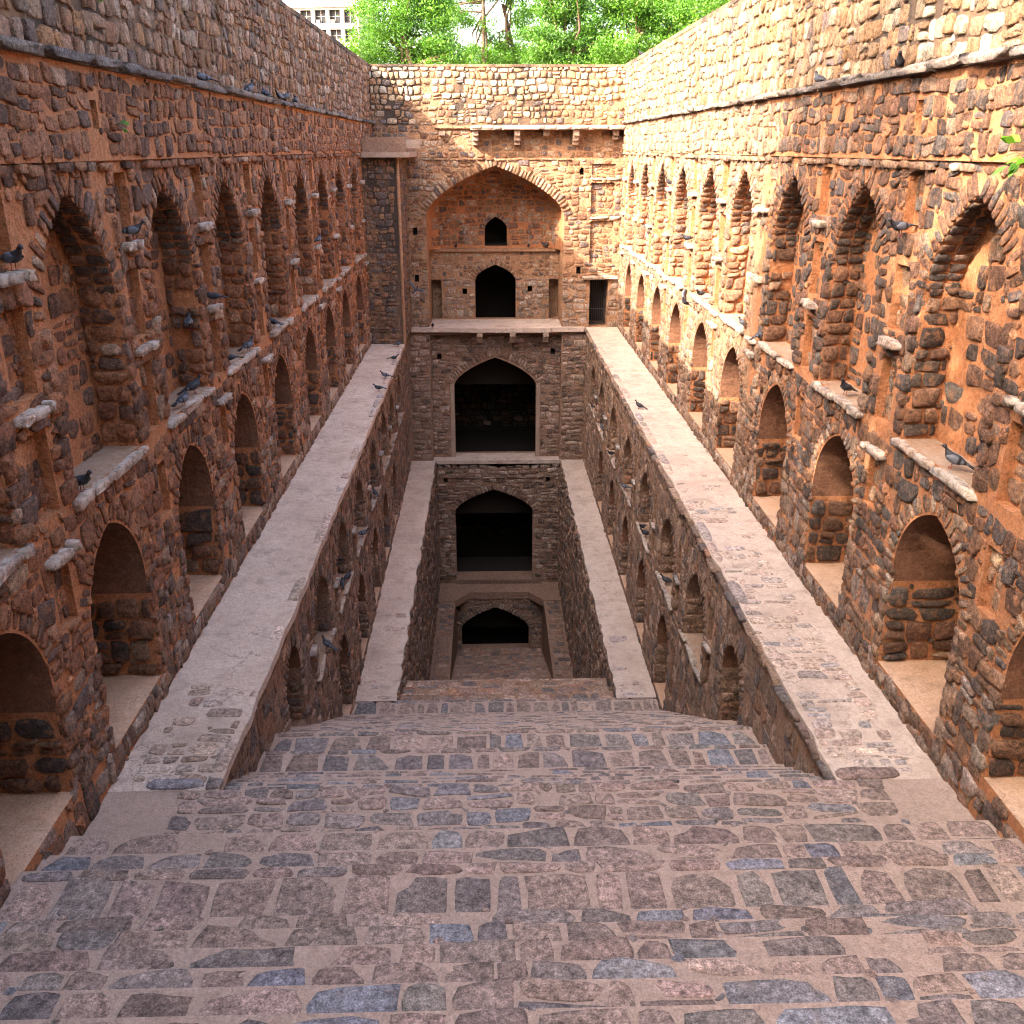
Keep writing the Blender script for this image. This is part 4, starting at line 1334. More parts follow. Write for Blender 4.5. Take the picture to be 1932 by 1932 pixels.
def buttress():
    t = thing('buttress', 'square stone buttress in the far left corner, capped by a thick projecting slab', 'buttress', (-3.85, 37.5, ZL))
    m = MB()
    m.box((XL + .004, 35.8, -7.05), (-3.2, YF + .0, -0.3), M['mortar_top'])
    m.build('core', t)
    st = Pool(t, M['stone'])
    ff = Frame((0, 35.8, 0), (1, 0, 0), (0, 0, 1), (0, -1, 0))
    fs = Frame((-3.2, 0, 0), (0, 1, 0), (0, 0, 1), (1, 0, 0))
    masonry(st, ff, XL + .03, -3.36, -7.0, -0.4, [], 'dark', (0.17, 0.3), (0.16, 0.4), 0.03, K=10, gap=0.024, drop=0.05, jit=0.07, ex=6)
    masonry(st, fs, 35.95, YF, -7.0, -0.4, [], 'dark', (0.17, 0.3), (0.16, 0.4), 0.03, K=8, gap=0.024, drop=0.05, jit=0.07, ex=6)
    st.finish()
    c = MB()
    for k in range(10):
        a0, a1 = 2 * math.pi * k / 10, 2 * math.pi * (k + 1) / 10
        c.face([(-3.20 + .06 * math.cos(a), 35.80 + .06 * math.sin(a), z) for a, z in ((a0, -7), (a1, -7), (a1, -0.3), (a0, -0.3))], M['mortar_far'])
    c.build('corner_pilaster', t, True)
    s = MB()
    s.box((XL + .02, 35.35, -0.32), (-2.72, YF + .02, -0.14), M['edge'])
    s.box((XL + .02, 35.55, -0.14), (-2.85, YF + .02, 0.36), M['mortar_low'])
    s.build('cap_slab', t)
    b = MB()
    b.box((-2.86, 35.6, -0.02), (-2.38, 35.95, 0.12), M['edge'])
    b.box((-2.86, 35.62, 0.12), (-2.3, 35.93, 0.27), M['edge'])
    b.build('bracket', t)

# ------------------------------------------------------------------ ground outside
def ground():
    m = MB()
    gm = mortar_mat('dusty_ground', (0.22, 0.16, 0.11), (0.18, 0.13, 0.09), (0.25, 0.2, 0.14), 0.3)
    R = 1500
    for (a, b, c, d) in ((-R, -5.2, -R, R), (6.1, R, -R, R), (-5.2, 6.1, 39.9, R), (-5.2, 6.1, -R, -11)):
        m.face([(a, c, 1.6), (b, c, 1.6), (b, d, 1.6), (a, d, 1.6)], gm)
    structure(m.build('ground'))

# ------------------------------------------------------------------ trees
def leaf_mat(name, c0, c1):
    m = bpy.data.materials.new(name)
    m.use_nodes = True
    t = m.node_tree
    t.nodes.clear()
    out = N(t, 'ShaderNodeOutputMaterial')
    at = N(t, 'ShaderNodeAttribute', attribute_name='col')
    c = mix(t, at.outputs['Fac'], c0, c1)
    d = N(t, 'ShaderNodeBsdfPrincipled')
    d.inputs['Roughness'].default_value = 0.55
    t.links.new(c, d.inputs['Base Color'])
    tr = N(t, 'ShaderNodeBsdfTranslucent')
    t.links.new(mix(t, 1.0, c, (1.5, 1.6, 0.7), 'MULTIPLY'), tr.inputs['Color'])
    ms = N(t, 'ShaderNodeMixShader')
    ms.inputs[0].default_value = 0.3
    t.links.new(d.outputs[0], ms.inputs[1])
    t.links.new(tr.outputs[0], ms.inputs[2])
    t.links.new(ms.outputs[0], out.inputs[0])
    return m
LEAF = leaf_mat('tree_leaf', (0.024, 0.10, 0.007), (0.09, 0.24, 0.016))
LEAF2 = leaf_mat('dark_tree_leaf', (0.018, 0.078, 0.006), (0.07, 0.20, 0.014))
BARK = flat_mat('bark', (0.13, 0.085, 0.06), 0.9)

def tube(vs, qs, pts, radii, K=7):
    base = len(vs)
    pts = [np.array(p, float) for p in pts]
    for i, p in enumerate(pts):
        d = pts[min(i + 1, len(pts) - 1)] - pts[max(i - 1, 0)]
        d /= max(np.linalg.norm(d), 1e-6)
        a = np.cross(d, (0.3, 0.9, 0.1))
        a /= np.linalg.norm(a)
        b = np.cross(d, a)
        for k in range(K):
            t = 2 * math.pi * k / K
            vs.append(p + radii[i] * (a * math.cos(t) + b * math.sin(t)))
    for i in range(len(pts) - 1):
        for k in range(K):
            j = (k + 1) % K
            qs.append((base + i * K + k, base + i * K + j, base + (i + 1) * K + j, base + (i + 1) * K + k))

def leaves(centres, per, spread, size, rng, droop=0.0):
    n = len(centres) * per
    c = np.repeat(np.asarray(centres, float), per, 0)
    off = rng.normal(0, 1, (n, 3)) * spread
    off[:, 2] *= 0.6
    off[:, 2] -= droop * rng.random(n)
    p = c + off
    a = rng.normal(0, 1, (n, 3))
    a /= np.linalg.norm(a, axis=1)[:, None]
    b = np.cross(a, rng.normal(0, 1, (n, 3)))
    b /= np.linalg.norm(b, axis=1)[:, None]
    s = size * rng.uniform(0.6, 1.4, (n, 1))
    V = np.stack([p - a * s, p - b * s * 0.42, p + a * s, p + b * s * 0.42], 1).reshape(-1, 3)
    Q = np.arange(n * 4).reshape(-1, 4)
    shade = np.repeat(np.clip(rng.normal(0.5, 0.35, len(centres)), 0, 1), per) * 0.75 + rng.random(n) * 0.25
    return V, Q, np.repeat(shade, 4)

def tree(name, label, base, trunk_top, blobs, seed, nclump, per, size, mat, limbs=5, trunk_r=0.2, droop=0.0, bend=0.3, spread=0.34):
    rng = np.random.default_rng(seed)
    t = thing(name, label, 'tree', base)
    base = np.array(base, float)
    top = np.array(trunk_top, float)
    vs, qs = [], []
    mid = (base + top) / 2 + rng.normal(0, bend, 3) * (1, 1, 0)
    tube(vs, qs, [base, mid, top], [trunk_r, trunk_r * 0.8, trunk_r * 0.6])
    cen = []
    vol = np.array([b[3] * b[4] * b[5] for b in blobs])
    per_b = rng.choice(len(blobs), nclump, p=vol / vol.sum())
    for k in per_b:
        x, y, z, rx, ry, rz = blobs[k]
        d = rng.normal(0, 1, 3)
        d /= np.linalg.norm(d)
        r = rng.uniform(0.3, 1.0) ** 0.5
        cen.append((x + d[0] * rx * r, y + d[1] * ry * r, z + d[2] * rz * r))
    for k in range(limbs):
        e = np.array(cen[rng.integers(len(cen))])
        s = base + (top - base) * rng.uniform(0.45, 1.0)
        m = (s + e) / 2 + rng.normal(0, 0.25, 3)
        tube(vs, qs, [s, m, e], [trunk_r * 0.5, trunk_r * 0.32, trunk_r * 0.12], 5)
    me = mesh_np('trunk', np.array(vs), np.array(qs), smooth=True, mats=[BARK])
    link(bpy.data.objects.new('trunk', me), t)
    V, Q, sh = leaves(cen, per, spread, size, rng, droop)
    me = mesh_np('crown', V, Q, cols=np.repeat(sh[:, None], 3, 1), mats=[mat])
    link(bpy.data.objects.new('crown', me), t)
    return t

def trees():
    G = 1.6
    tree('acacia_tree', 'feathery bright green tree rising beside the pale apartment block', (-4.4, 53, G), (-4.2, 53, 5.5),
         [(-5.0, 53, 6.7, 1.7, 1.8, 1.3), (-3.2, 54, 7.6, 1.5, 2, 1.1), (-5.9, 52, 5.0, 1.2, 1.5, .9), (-3.2, 53, 5.4, 1.8, 1.7, 1.0), (-4.9, 53, 4.0, 1.8, 1.4, .8), (-4.6, 53, 8.4, 1.4, 1.4, .8), (-2.0, 53, 4.3, 1.6, 1.4, .7), (-2.4, 53, 6.6, 1.1, 1.2, .9)], 3, 360, 105, 0.075, LEAF, 14, droop=0.3, spread=0.30)
    tree('slender_tree', 'slender thin-leaved tree with bare dark trunks against the white sky gap', (0.3, 59, G), (-0.1, 59, 8.2),
         [(-0.8, 59, 8.3, 1.3, 1.2, 0.8), (1.2, 59, 8.6, 1.3, 1.2, 0.8), (-1.7, 59, 6.6, 1.0, 0.8, 0.8), (0.3, 59, 6.5, 0.9, .6, .6), (-.3, 59, 4.8, 1.5, .8, .6), (-2.3, 60, 7.9, 1.0, 1, .8), (1.0, 60, 5.6, 1.2, .8, .6)], 5, 200, 85, 0.07, LEAF, 16, trunk_r=0.13, spread=0.26)
    tree('slender_tree', 'leaning pale-barked tree with a curved trunk, right of the white sky gap', (1.6, 60, G), (1.0, 60, 7.6),
         [(1.6, 60, 8.4, 1.3, 1.2, 1.0), (2.4, 60, 6.6, 1.0, 1.0, 0.9), (1.2, 60, 5.0, 1.2, .8, .6)], 6, 90, 80, 0.07, LEAF, 9, trunk_r=0.15, spread=0.26, bend=0.5)
    tree('bushy_tree', 'dense dark green tree standing behind the middle of the far parapet', (4.4, 57, G), (4.4, 57, 5.5),
         [(4.2, 57, 7.3, 1.6, 1.6, 1.2), (3.1, 56, 5.2, 1.3, 1.3, .9), (5.8, 57, 5.3, 1.4, 1.3, 1.0), (4.2, 56, 8.7, 1.7, 1.6, .8), (4.4, 56, 4.2, 1.3, 1.2, .6)], 7, 270, 110, 0.08, LEAF2, 9, spread=0.27)
    tree('bushy_tree', 'broad leafy tree between the dense dark tree and the drooping one', (8.3, 56, G), (8.3, 56, 6),
         [(7.6, 56, 7.2, 1.5, 1.8, 1.2), (9.5, 56, 6.6, 1.4, 1.6, 1.2), (6.9, 55, 4.9, 1.4, 1.3, .9), (9.2, 55, 4.7, 1.5, 1.4, .8), (8.6, 56, 8.7, 1.8, 1.6, .9)], 8, 290, 110, 0.08, LEAF, 9, spread=0.27)
    tree('drooping_tree', 'tree with long drooping sprays above the right wall corner', (12.2, 54, G), (12.2, 54, 6.4),
         [(11.3, 54, 7.0, 1.5, 1.8, 1.2), (13.3, 53, 6.8, 1.6, 1.8, 1.4), (10.6, 53, 5.0, 1.3, 1.3, 1.0), (12.6, 54, 8.7, 2.0, 1.8, .9), (12.3, 53, 5.0, 1.3, 1.2, .9)], 9, 290, 110, 0.075, LEAF, 9, droop=0.8, spread=0.25)
    tree('bushy_tree', 'leafy tree rising above the slope of the right wall top', (16.2, 56, G), (16.0, 56, 7),
         [(15.8, 56, 7.6, 1.8, 1.8, 1.4), (14.6, 55, 6.4, 1.4, 1.5, 1.2), (17.4, 56, 9.0, 2.0, 1.8, 1.2)], 10, 260, 110, 0.08, LEAF2, 9, spread=0.27)
    # a wood farther back closes the view between those crowns
    rng = np.random.default_rng(21)
    cen = []
    for k in range(520):
        x = rng.uniform(2.0, 24)
        cen.append((x, rng.uniform(68, 76), rng.uniform(2.2, 8.6 + 1.2 * math.sin(x * 0.9) + (0.8 if x > 6 else -0.4))))
    for k in range(230):
        x = rng.uniform(-11, 2.5)
        cen.append((x, rng.uniform(66, 72), rng.uniform(2.6, 5.6 + 0.8 * math.sin(x * 1.3) - (0.9 if x < -7 else 0))))
    V, Q, sh = leaves(cen, 70, 0.42, 0.13, rng)
    me = mesh_np('woodland', V, Q, cols=np.repeat(sh[:, None], 3, 1), mats=[LEAF2])
    o = link(bpy.data.objects.new('woodland', me))
    o['kind'] = 'stuff'
    o['label'] = 'mass of green foliage filling the gaps behind the trees'
    # trees on the left bank, above the frame, that throw the dappled shade on the right wall
    tree('bank_tree', 'leafy tree on the left bank whose shade dapples the right wall', (-9.0, 5.5, G), (-9.0, 5.5, 7),
         [(-9.0, 6.6, 13.4, 3.0, 3.0, 2.2), (-9.0, 6.8, 9.6, 3.2, 3.2, 2.8), (-7.6, 3.4, 7.6, 2.2, 2.4, 1.7), (-8.2, 9.4, 8.0, 2.3, 1.9, 2.0), (-10, 6, 11.5, 3, 2.2, 2.2), (-9, 3.0, 12.2, 1.0, .8, .9)], 31, 340, 40, 0.16, LEAF, 6, trunk_r=0.28, spread=0.38)
    for k, (x, y, lab) in enumerate(((-4.5, -17, 'added unseen tree left of the entrance, blocking sky light'), (4.5, -18, 'added unseen tree straight behind the entrance, blocking sky light'),
                                     (13.0, -14, 'added unseen tree on the right bank near the entrance, blocking sky light'), (-15, -13, 'added unseen tree on the far left bank, blocking sky light'), (13.5, -3, 'added unseen tree on the right bank above the steps, blocking sky light'))):
        tree('sky_block_tree', lab, (x, y, G), (x, y, 8), [(x, y, 10.5, 4.6, 4.2, 4.6), (x + 1.5, y + 1, 6.5, 4.2, 3.6, 3.4), (x - 2, y, 6, 3.6, 3.4, 3.2)], 60 + k, 330, 45, 0.24, LEAF2, 8, trunk_r=0.35, spread=0.5)  # added out of view to block sky light and darken the niche reveals
    tree('bank_tree', 'leafy tree farther back on the left bank behind the steps', (-10.0, -2.5, G), (-10.0, -2.5, 7),
         [(-10.0, -2.0, 9.6, 3.6, 3.6, 3.0), (-8.2, 0.6, 8.6, 2.6, 2.6, 2.4), (-8.6, -5, 8.6, 2.6, 2.6, 2.4)], 32, 260, 40, 0.16, LEAF, 6, trunk_r=0.28, spread=0.38)

# ------------------------------------------------------------------ buildings beyond
def buildings():
    wallm = flat_mat('pale_render', (0.33, 0.31, 0.285), 0.9)
    glass = flat_mat('window_glass', (0.012, 0.013, 0.016), 0.6)
    unit = flat_mat('window_unit', (0.12, 0.11, 0.10), 0.7)
    y, x0, x1 = 200, -44.0, -24.0
    t = thing('apartment_block', 'pale apartment block with a grid of windows beyond the left wall', 'building', (-34, y, 1.6))
    ang = math.radians(10)
    fr = Frame((x0, y + 1.5, 0), (math.cos(ang), -math.sin(ang), 0), (0, 0, 1), (-math.sin(ang), -math.cos(ang), 0))
    W = 20.5
    ops = []
    for i in range(7):
        for j in range(6):
            ops.append(Op(1.6 + i * 2.85, 1.08, 5.4 + j * 3.3, 7.7 + j * 3.3, None, depth=0.7))
    m = MB()
    cut_wall(m, fr, 0, W, 1.6, 24.6, ops, wallm)
    for o in ops:
        niche(m, fr, o, 0, wallm, nback=False)
    m.box((-.2, 24.6, -12), (W + .2, 25.4, 0.35), wallm, fr)
    m.box((0, 1.6, -12), (W, 24.6, -0.9), wallm, fr)
    m.build('body', t)
    rr = random.Random(5)
    for o in ops:
        g = MB()
        g.quad(fr, [(o.uc - o.a, o.vb), (o.uc + o.a, o.vb), (o.uc + o.a, o.va), (o.uc - o.a, o.va)], -0.68, glass)
        wo = g.build('window', t)
        f = MB()
        k = rr.choice((0, 1, 2))
        f.box((o.uc - .05, o.vb, -.66), (o.uc + .05, o.va, -.58), wallm, fr)
        f.box((o.uc - o.a, o.vb + 1.2, -.66), (o.uc + o.a, o.vb + 1.26, -.58), wallm, fr)
        f.build('frame', wo)
        if k:
            f = MB()
            f.box((o.uc - .9 + .9 * (k - 1), o.vb, -.6), (o.uc - .1 + .9 * (k - 1), o.vb + .65, -.1), unit, fr)
            f.build('air_conditioner', wo)
    t = thing('office_tower', 'grey and white office tower at the far upper left behind the block', 'building', (-55, 230, 1.6))
    fr = Frame((-62, 230, 0), (1, 0, 0), (0, 0, 1), (0, -1, 0))
    m = MB()
    m.box((0, 1.6, -14), (15.5, 52, 0), wallm, fr)
    m.build('body', t)
    for i in range(5):
        s = MB()
        s.box((0.6 + i * 3.0, 4, 0), (2.4 + i * 3.0, 52, 0.05), glass, fr)
        so = s.build('window_strip', t)
        f = MB()
        for j in range(14):
            f.box((0.6 + i * 3.0, 6 + j * 3.3, 0.05), (2.4 + i * 3.0, 7.1 + j * 3.3, 0.2), wallm, fr)
        f.build('spandrel', so)

# ------------------------------------------------------------------ small plants
def plant(name, label, base, normal, n, size, seed, hang=0.0, wide=0.3):
    rng = np.random.default_rng(seed)
    t = thing(name, label, 'plant', base)
    b = np.array(base, float)
    nn = np.array(normal, float)
    V, Q, sh, vs, qs = [], [], [], [], []
    for k in range(n):
        d = nn * rng.uniform(0.3, 1) + rng.normal(0, 0.6, 3) + np.array((0, 0, 0.35 - hang))
        d /= np.linalg.norm(d)
        p = b + d * size * rng.uniform(0.6, 1.6)
        tube(vs, qs, [b, (b + p) / 2 + (0, 0, .01), p], [.006, .004, .003], 4)
        s = np.cross(d, rng.normal(0, 1, 3))
        s /= np.linalg.norm(s)
        i = len(V)
        e = p + d * size
        V += [p, p + d * size * .45 + s * size * wide, e, p + d * size * .45 - s * size * wide]
        Q.append((i, i + 1, i + 2, i + 3))
        sh += [rng.random()] * 4
    link(bpy.data.objects.new('stem', mesh_np('stem', np.array(vs), np.array(qs), mats=[BARK])), t)
    me = mesh_np('leaf', np.array(V), np.array(Q), cols=np.repeat(np.array(sh)[:, None], 3, 1), mats=[LEAF])
    link(bpy.data.objects.new('foliage', me), t)

def plants():
    plant('weed', 'small green weed low on the left parapet near the picture edge', (XL + .05, 11.6, 1.62), (1, 0, 0), 7, 0.06, 41)
    plant('weed', 'tuft of weed beside the cornice on the left wall, second from the edge', (XL + .05, 12.0, 1.55), (1, 0, 0), 8, 0.06, 42)
    plant('weed', 'hanging weed in the stained streak under the left cornice', (XL + .1, 12.1, 0.25), (1, 0, 0), 8, 0.08, 43, hang=0.5)
    plant('weed', 'little weed sprouting from the sunlit right parapet', (XR - .05, 19.3, 2.1), (-1, 0, 0), 7, 0.07, 44)
    plant('wall_shrub', 'leafy green sprig growing from the right wall above the nearest arch', (XR - .02, 9.75, -0.02), (-1, 0, 0), 16, 0.17, 45, hang=0.5, wide=0.22)

# ------------------------------------------------------------------ pigeons
def pigeons():
    slate = flat_mat('slate_feather', (0.032, 0.035, 0.044), 0.6)
    dark = flat_mat('dark_feather', (0.018, 0.018, 0.022), 0.5)
    pale = flat_mat('grey_feather', (0.095, 0.105, 0.13), 0.65)
    horn = flat_mat('dark_beak', (0.03, 0.028, 0.028), 0.5)
    red = flat_mat('red_leg', (0.25, 0.05, 0.04), 0.6)
    def lathe(rings, K=12):
        vs, qs, ts = [], [], []
        for (x, z, ry, rz) in rings:
            for k in range(K):
                a = 2 * math.pi * k / K
                vs.append((x, ry * math.cos(a), z + rz * math.sin(a)))
        for i in range(len(rings) - 1):
            for k in range(K):
                j = (k + 1) % K
                qs.append((i * K + k, i * K + j, (i + 1) * K + j, (i + 1) * K + k))
        for end, s in ((0, 1), ((len(rings) - 1) * K, -1)):
            for k in range(1, K - 1):
                tr = (end, end + k + 1, end + k)
                ts.append(tr if s > 0 else tr[::-1])
        return np.array(vs), np.array(qs), np.array(ts)
    R = [(-.135, .098, .016, .012), (-.105, .102, .032, .024), (-.06, .108, .046, .040), (-.01, .112, .054, .050), (.04, .118, .054, .054),
         (.075, .132, .046, .052), (.10, .155, .034, .040), (.113, .18, .026, .030), (.122, .202, .0245, .026), (.138, .212, .0245, .024), (.153, .209, .018, .017), (.163, .206, .006, .006)]
    v, q, t3 = lathe(R)
    body_me = mesh_np('body', v, q, t3, smooth=True, mats=[slate, dark], midx=[1 if i // 12 >= 6 else 0 for i in range(len(q))] + [0] * len(t3))
    def wing_me(s, mats):
        n, mdl = 9, []
        vs, qs, mi = [], [], []
        for i in range(n):
            f = i / (n - 1)
            x = .085 - f * .245
            w = .012 + .042 * math.sin(math.pi * min(f * 1.25, 1)) ** 0.7 * (1 - .35 * f)
            zc = .122 - .028 * f
            yo = .047 + .012 * math.sin(math.pi * f) - .03 * f
            for (dz, dy) in ((w * 1.0, -.012), (w * .6, .006), (0, .011), (-w * .75, .006), (-w * 0.95, -.004), (0, -.012)):
                vs.append((x, s * (yo + dy), zc + dz))
        for i in range(n - 1):
            for k in range(6):
                j = (k + 1) % 6
                qs.append((i * 6 + k, i * 6 + j, (i + 1) * 6 + j, (i + 1) * 6 + k) if s < 0 else (i * 6 + j, i * 6 + k, (i + 1) * 6 + k, (i + 1) * 6 + j))
                mi.append(1 if i in (4, 6) else 0)
        return mesh_np('wing', np.array(vs), np.array(qs), smooth=True, mats=mats, midx=mi)
    wings = [wing_me(1, [pale, dark]), wing_me(-1, [pale, dark])]
    wings2 = [wing_me(1, [slate, dark]), wing_me(-1, [slate, dark])]
    m = MB()
    P = [(-.10, -.022, .104), (-.10, .022, .104), (-.235, .034, .066), (-.235, -.034, .066)]
    for dz, fl in ((.006, 1), (-.006, 0)):
        pts = [(x, y, z + dz) for x, y, z in P]
        m.face(pts if fl else pts[::-1], dark)
    for i in range(4):
        a, b = P[i], P[(i + 1) % 4]
        m.face([(a[0], a[1], a[2] + .006), (a[0], a[1], a[2] - .006), (b[0], b[1], b[2] - .006), (b[0], b[1], b[2] + .006)], dark)
    def tomesh(mb, name):
        me = bpy.data.meshes.new(name)
        me.from_pydata(mb.v, [], mb.f)
        for x in mb.mats:
            me.materials.append(x)
        me.polygons.foreach_set('material_index', np.array(mb.m, np.int32))
        return me
    tail_me = tomesh(m, 'tail')
    bv, bq, bt = lathe([(.158, .207, .0055, .005), (.17, .204, .004, .0035), (.182, .199, .001, .001)], 6)
    beak_me = mesh_np('beak', bv, bq, bt, smooth=True, mats=[horn])
    leg_me = []
    for s in (1, -1):
        vs, qs = [], []
        tube(vs, qs, [(.005, s * .02, .075), (.0, s * .021, .035), (.002, s * .022, .004)], [.007, .004, .0035], 5)
        for dx, dy in ((.028, 0), (.02, .014), (.02, -.014), (-.016, 0)):
            tube(vs, qs, [(.002, s * .022, .004), (.002 + dx, s * .022 + dy, .002)], [.0035, .002], 4)
        leg_me.append(mesh_np('leg', np.array(vs), np.array(qs), mats=[red]))
    ev, eq, et = lathe([(-.003, 0, .0012, .0012), (0, 0, .0035, .0035), (.003, 0, .0012, .0012)], 6)
    eye_me = mesh_np('eye', ev, eq, et, mats=[flat_mat('orange_eye', (0.5, 0.12, 0.02), 0.3)])
    parts = [('body', body_me, (0, 0, 0)), ('wing', wings[0], (0, 0, 0)), ('wing', wings[1], (0, 0, 0)), ('tail', tail_me, (0, 0, 0)),
             ('beak', beak_me, (0, 0, 0)), ('leg', leg_me[0], (0, 0, 0)), ('leg', leg_me[1], (0, 0, 0)), ('eye', eye_me, (.141, .0225, .214)), ('eye', eye_me, (.141, -.0225, .214))]
    # spread wings for birds in the air
    def spread(s):
        vs, qs = [], []
        prof = [(0.03, .09, .10), (0.10, .12, .13), (0.2, .13, .13), (0.3, .085, .115), (0.36, .01, .03)]
        for (y, xf, xl) in prof:
            z = .13 + .5 * y
            for (x, dz) in ((xf - .02, 0), (xf - xl * .5, .006), (xf - xl - .02 - y * .12, 0), (xf - xl * .5, -.004)):
                vs.append((x, s * y, z + dz))
        for i in range(len(prof) - 1):
            for k in range(4):
                j = (k + 1) % 4
                qs.append((i * 4 + k, i * 4 + j, (i + 1) * 4 + j, (i + 1) * 4 + k))
        return mesh_np('wing', np.array(vs), np.array(qs), smooth=True, mats=[pale])
    sp = [spread(1), spread(-1)]
    G = 'pigeons in the stepwell'
    D = math.radians
    cz = 0.905
    x = XL + 0.11
    xs = XL + 0.0
    L = [
        (x, 16.0, cz, 200, 'pigeon alone on the left cornice, nearest the camera of that row'),
        (x, 19.1, cz, 60, 'upright pigeon on the left cornice, second in the row'),
        (x, 20.4, cz, 130, 'pigeon on the left cornice, third in the row'),
        (x, 21.75, cz, 250, 'pigeon on the left cornice, nearer one of a close pair'),
        (x, 22.35, cz, 70, 'pigeon on the left cornice, farther one of a close pair'),
        (x, 23.55, cz, 95, 'pigeon at the far end of the row on the left cornice'),
        (XL + .1, 9.0, -1.06, -30, 'large dark pigeon on the shelf at the left picture edge'),
        (XL + .1, 12.15, -1.06, 10, 'pigeon on the upper shelf between the two nearest left arches'),
        (XL + .09, 15.4, -2.34, 170, 'pigeon on the lower shelf between the second and third left arches'),
        (XL - .1, 14.5, -2.6, 100, 'pigeon clinging inside the second tall blind arch on the left'),
        (XL + .02, 17.45, -3.54, 60, 'pigeon on the far end of the sill under the third left blind arch'),
        (XL - .05, 16.35, -3.54, 190, 'pigeon lying low on the near end of the third left sill'),
        (XL - .05, 14.25, -3.54, 40, 'pigeon at the back of the second left sill, beside another'),
        (XL + .0, 13.5, -3.54, 70, 'grey pigeon at the front of the second left sill'),
        (XL - .02, 9.85, -3.54, -20, 'dark pigeon facing out on the nearest left sill'),
        (XL - .05, 20.0, -3.54, 150, 'pigeon on the sill of the fourth left blind arch'),
        (XL + .08, 25.4, -2.34, 80, 'small pigeon far along the left wall on a shelf'),
        (-3.42, 35.2, ZL, 60, 'pigeon on the left walkway edge beside the buttress'),
        (-3.34, 32.7, ZL, 20, 'pigeon on the left walkway edge, second from the buttress'),
        (-3.36, 30.0, ZL, 170, 'pigeon on the left walkway edge, third from the buttress'),
        (-3.38, 28.3, ZL, 165, 'pigeon on the left walkway edge, nearest the camera'),
        (4.3, 26.0, ZL, 160, 'lone pigeon standing on the right walkway edge'),
        (XR + .05, 10.35, -3.53, 150, 'pigeon with barred grey wings on the nearest right sill'),
        (XR + .05, 13.85, -3.53, 215, 'pigeon walking on the second right sill'),
        (XR - .03, 19.55, -3.53, 120, 'pigeon perched beside the fourth right blind arch'),
        (XR - .03, 18.3, -3.53, 20, 'pigeon on the pier stone right of the fourth right blind arch'),
        (XR - .03, 23.8, -3.53, 220, 'pigeon on the sunlit sill of the fifth right blind arch'),
        (XR - .09, 12.35, -1.06, 195, 'pigeon perched on the first shelf of the right wall'),
        (XR - .1, 16.2, cz, 100, 'dark pigeon on the right cornice, farther of two'),
        (XR - .1, 13.1, cz, 240, 'pigeon on the right cornice, nearer of two'),
        (XR - .09, 28.8, -1.06, 190, 'pigeon on a high shelf far along the sunlit right wall'),
        (XR - .09, 25.5, -2.34, 190, 'pigeon on a low shelf on the sunlit right wall'),
        (XR + .25, 37.4, ZT + .04, 200, 'pigeon on top of the right parapet near the far corner'),
        (XLi + .02, 26.0, -9.6, 120, 'pigeon on the lower left wall, sill far along'),
        (XLi + .02, 22.9, -9.6, 30, 'pigeon on the lower left wall, middle sill'),
        (XLi + .0, 20.2, -9.6, 70, 'pigeon at the far end of the second sill of the lower left wall'),
        (XLi - .05, 19.8, -9.6, 100, 'pigeon in the middle of the second sill of the lower left wall'),
        (XLi + .02, 17.0, -9.6, 150, 'pigeon on the nearest sill of the lower left wall'),
        (XRi + .0, 36.0, -9.68, 200, 'pigeon on the farthest sill of the lower right wall'),
        (XRi + .02, 33.1, -9.68, 100, 'pigeon on the sixth sill of the lower right wall'),
        (XRi - .02, 29.9, -9.68, 210, 'pigeon on the fifth sill of the lower right wall'),
        (XRi - .02, 26.6, -9.68, 150, 'pigeon on the fourth sill of the lower right wall'),
        (XRi + .02, 23.4, -9.68, 230, 'pigeon on the far third sill of the lower right wall'),
        (XRi + .02, 22.9, -9.68, 190, 'pigeon on the near end of the third sill of the lower right wall'),
        (XRi + .05, 20.0, -9.68, 160, 'pigeon on the second sill of the lower right wall, largest there'),
        (-2.3, 39.0, -6.98, -90, 'dark pigeon on the left end of the tower balcony'),
        (-1.35, 41.1, -4.0, -80, 'pigeon on the ledge under the left blind arch of the apse'),
        (1.75, 41.1, -4.0, -100, 'pigeon on the ledge right of the apse window'),
        (2.5, 41.1, -4.0, -60, 'pigeon at the right end of the apse ledge'),
    ]
    rnd = random.Random(3)
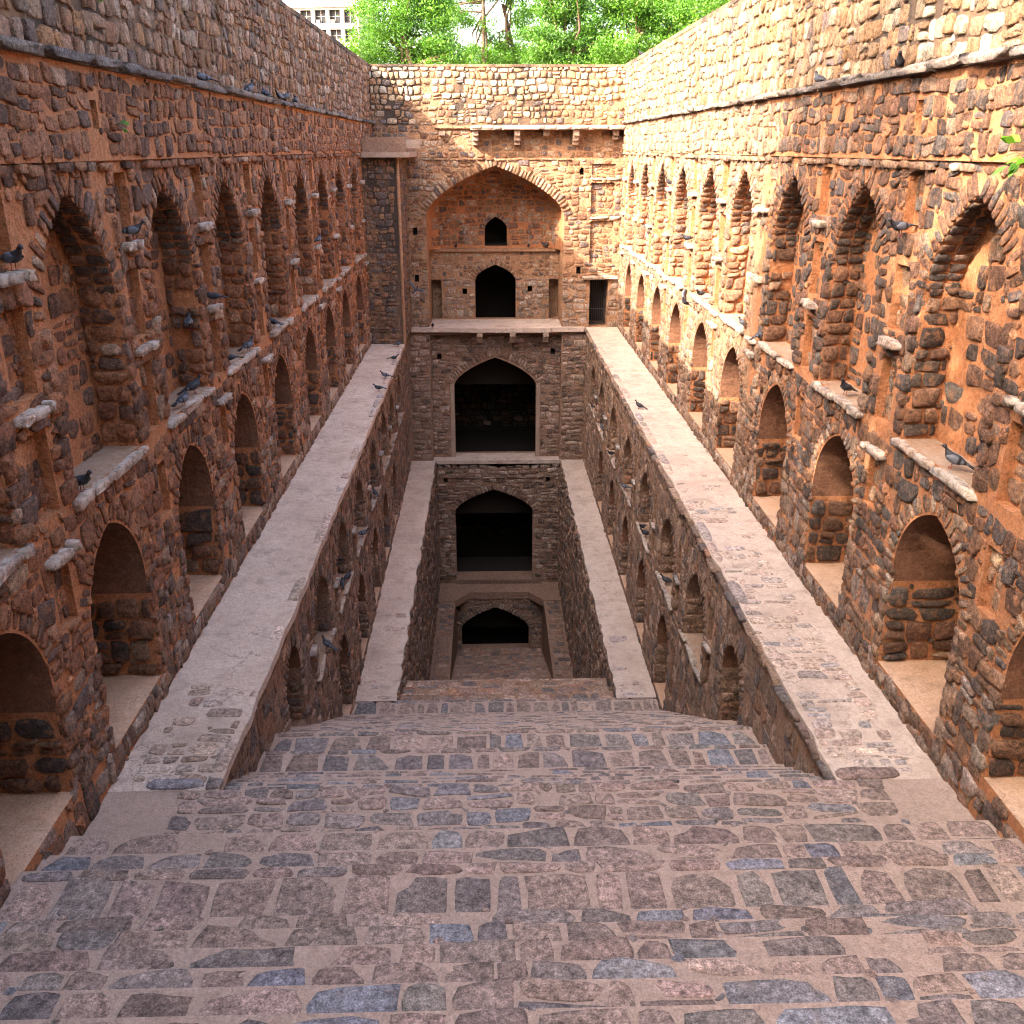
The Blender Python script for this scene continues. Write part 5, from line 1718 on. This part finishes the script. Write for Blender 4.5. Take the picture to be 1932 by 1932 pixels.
    for i, (px, py, pz, h, lab) in enumerate(L):
        t = thing('pigeon', lab, 'pigeon', (px, py, pz), G)
        s = rnd.uniform(0.98, 1.14)
        t.rotation_euler = (0, 0, D(h))
        t.scale = (s, s, s)
        sooty = rnd.random() < 0.5
        t.rotation_euler = (0, D(rnd.uniform(-14, 10)), D(h))
        for nm, me, lc in parts:
            if nm == 'wing' and sooty:
                me = wings2[wings.index(me)]
            o = bpy.data.objects.new(nm, me)
            COL.objects.link(o)
            o.parent = t
            o.location = lc
    for (px, py, pz, h, roll, lab) in ((-2.95, 38.6, -5.45, 60, 0.5, 'pigeon flying with raised wings before the left tower pier'),
                                 (XR - .45, 23.9, -3.75, 200, -0.4, 'pigeon gliding in front of the sunlit right arches')):
        t = thing('flying_pigeon', lab, 'pigeon', (px, py, pz), G)
        t.rotation_euler = (roll, -0.35, D(h))
        for nm, me, lc in [parts[0], ('wing', sp[0], (0, 0, 0)), ('wing', sp[1], (0, 0, 0)), parts[3], parts[4]]:
            o = bpy.data.objects.new(nm, me)
            COL.objects.link(o)
            o.parent = t
            o.location = lc

def loose_rocks():
    fr = Frame((XR, 0, -3.55), (0, 1, 0), (1, 0, 0), (0, 0, 1))
    for (y, d, r, lab) in ((16.55, .3, .10, 'pale loose rock at the back of the third right sill'), (16.85, .22, .07, 'smaller loose rock beside the pale one on the third right sill')):
        P, c, K, fl = stones(fr, [y], [d], [r], [r * .8], r * 1.1, [(.42, .38, .34)], K=10, ex=6, jit=.2)
        q, t = TPL[K]
        if fl:
            q, t = q[:, ::-1], t[:, ::-1]
        ctr = P[0].mean(0)
        me = mesh_np('loose_rock', P[0] - ctr, q, t, np.repeat(c[0][None], P.shape[1], 0), True, [M['stone_top']])
        o = bpy.data.objects.new('loose_rock', me)
        COL.objects.link(o)
        o.location = ctr
        o['label'] = lab
        o['category'] = 'rock'

ground()
steps()
walkways()
arcade_wall(-1)
arcade_wall(1)
inner_wall(-1)
inner_wall(1)
pit_wall(-1)
pit_wall(1)
tower()
buttress()
trees()
buildings()
plants()
pigeons()
loose_rocks()
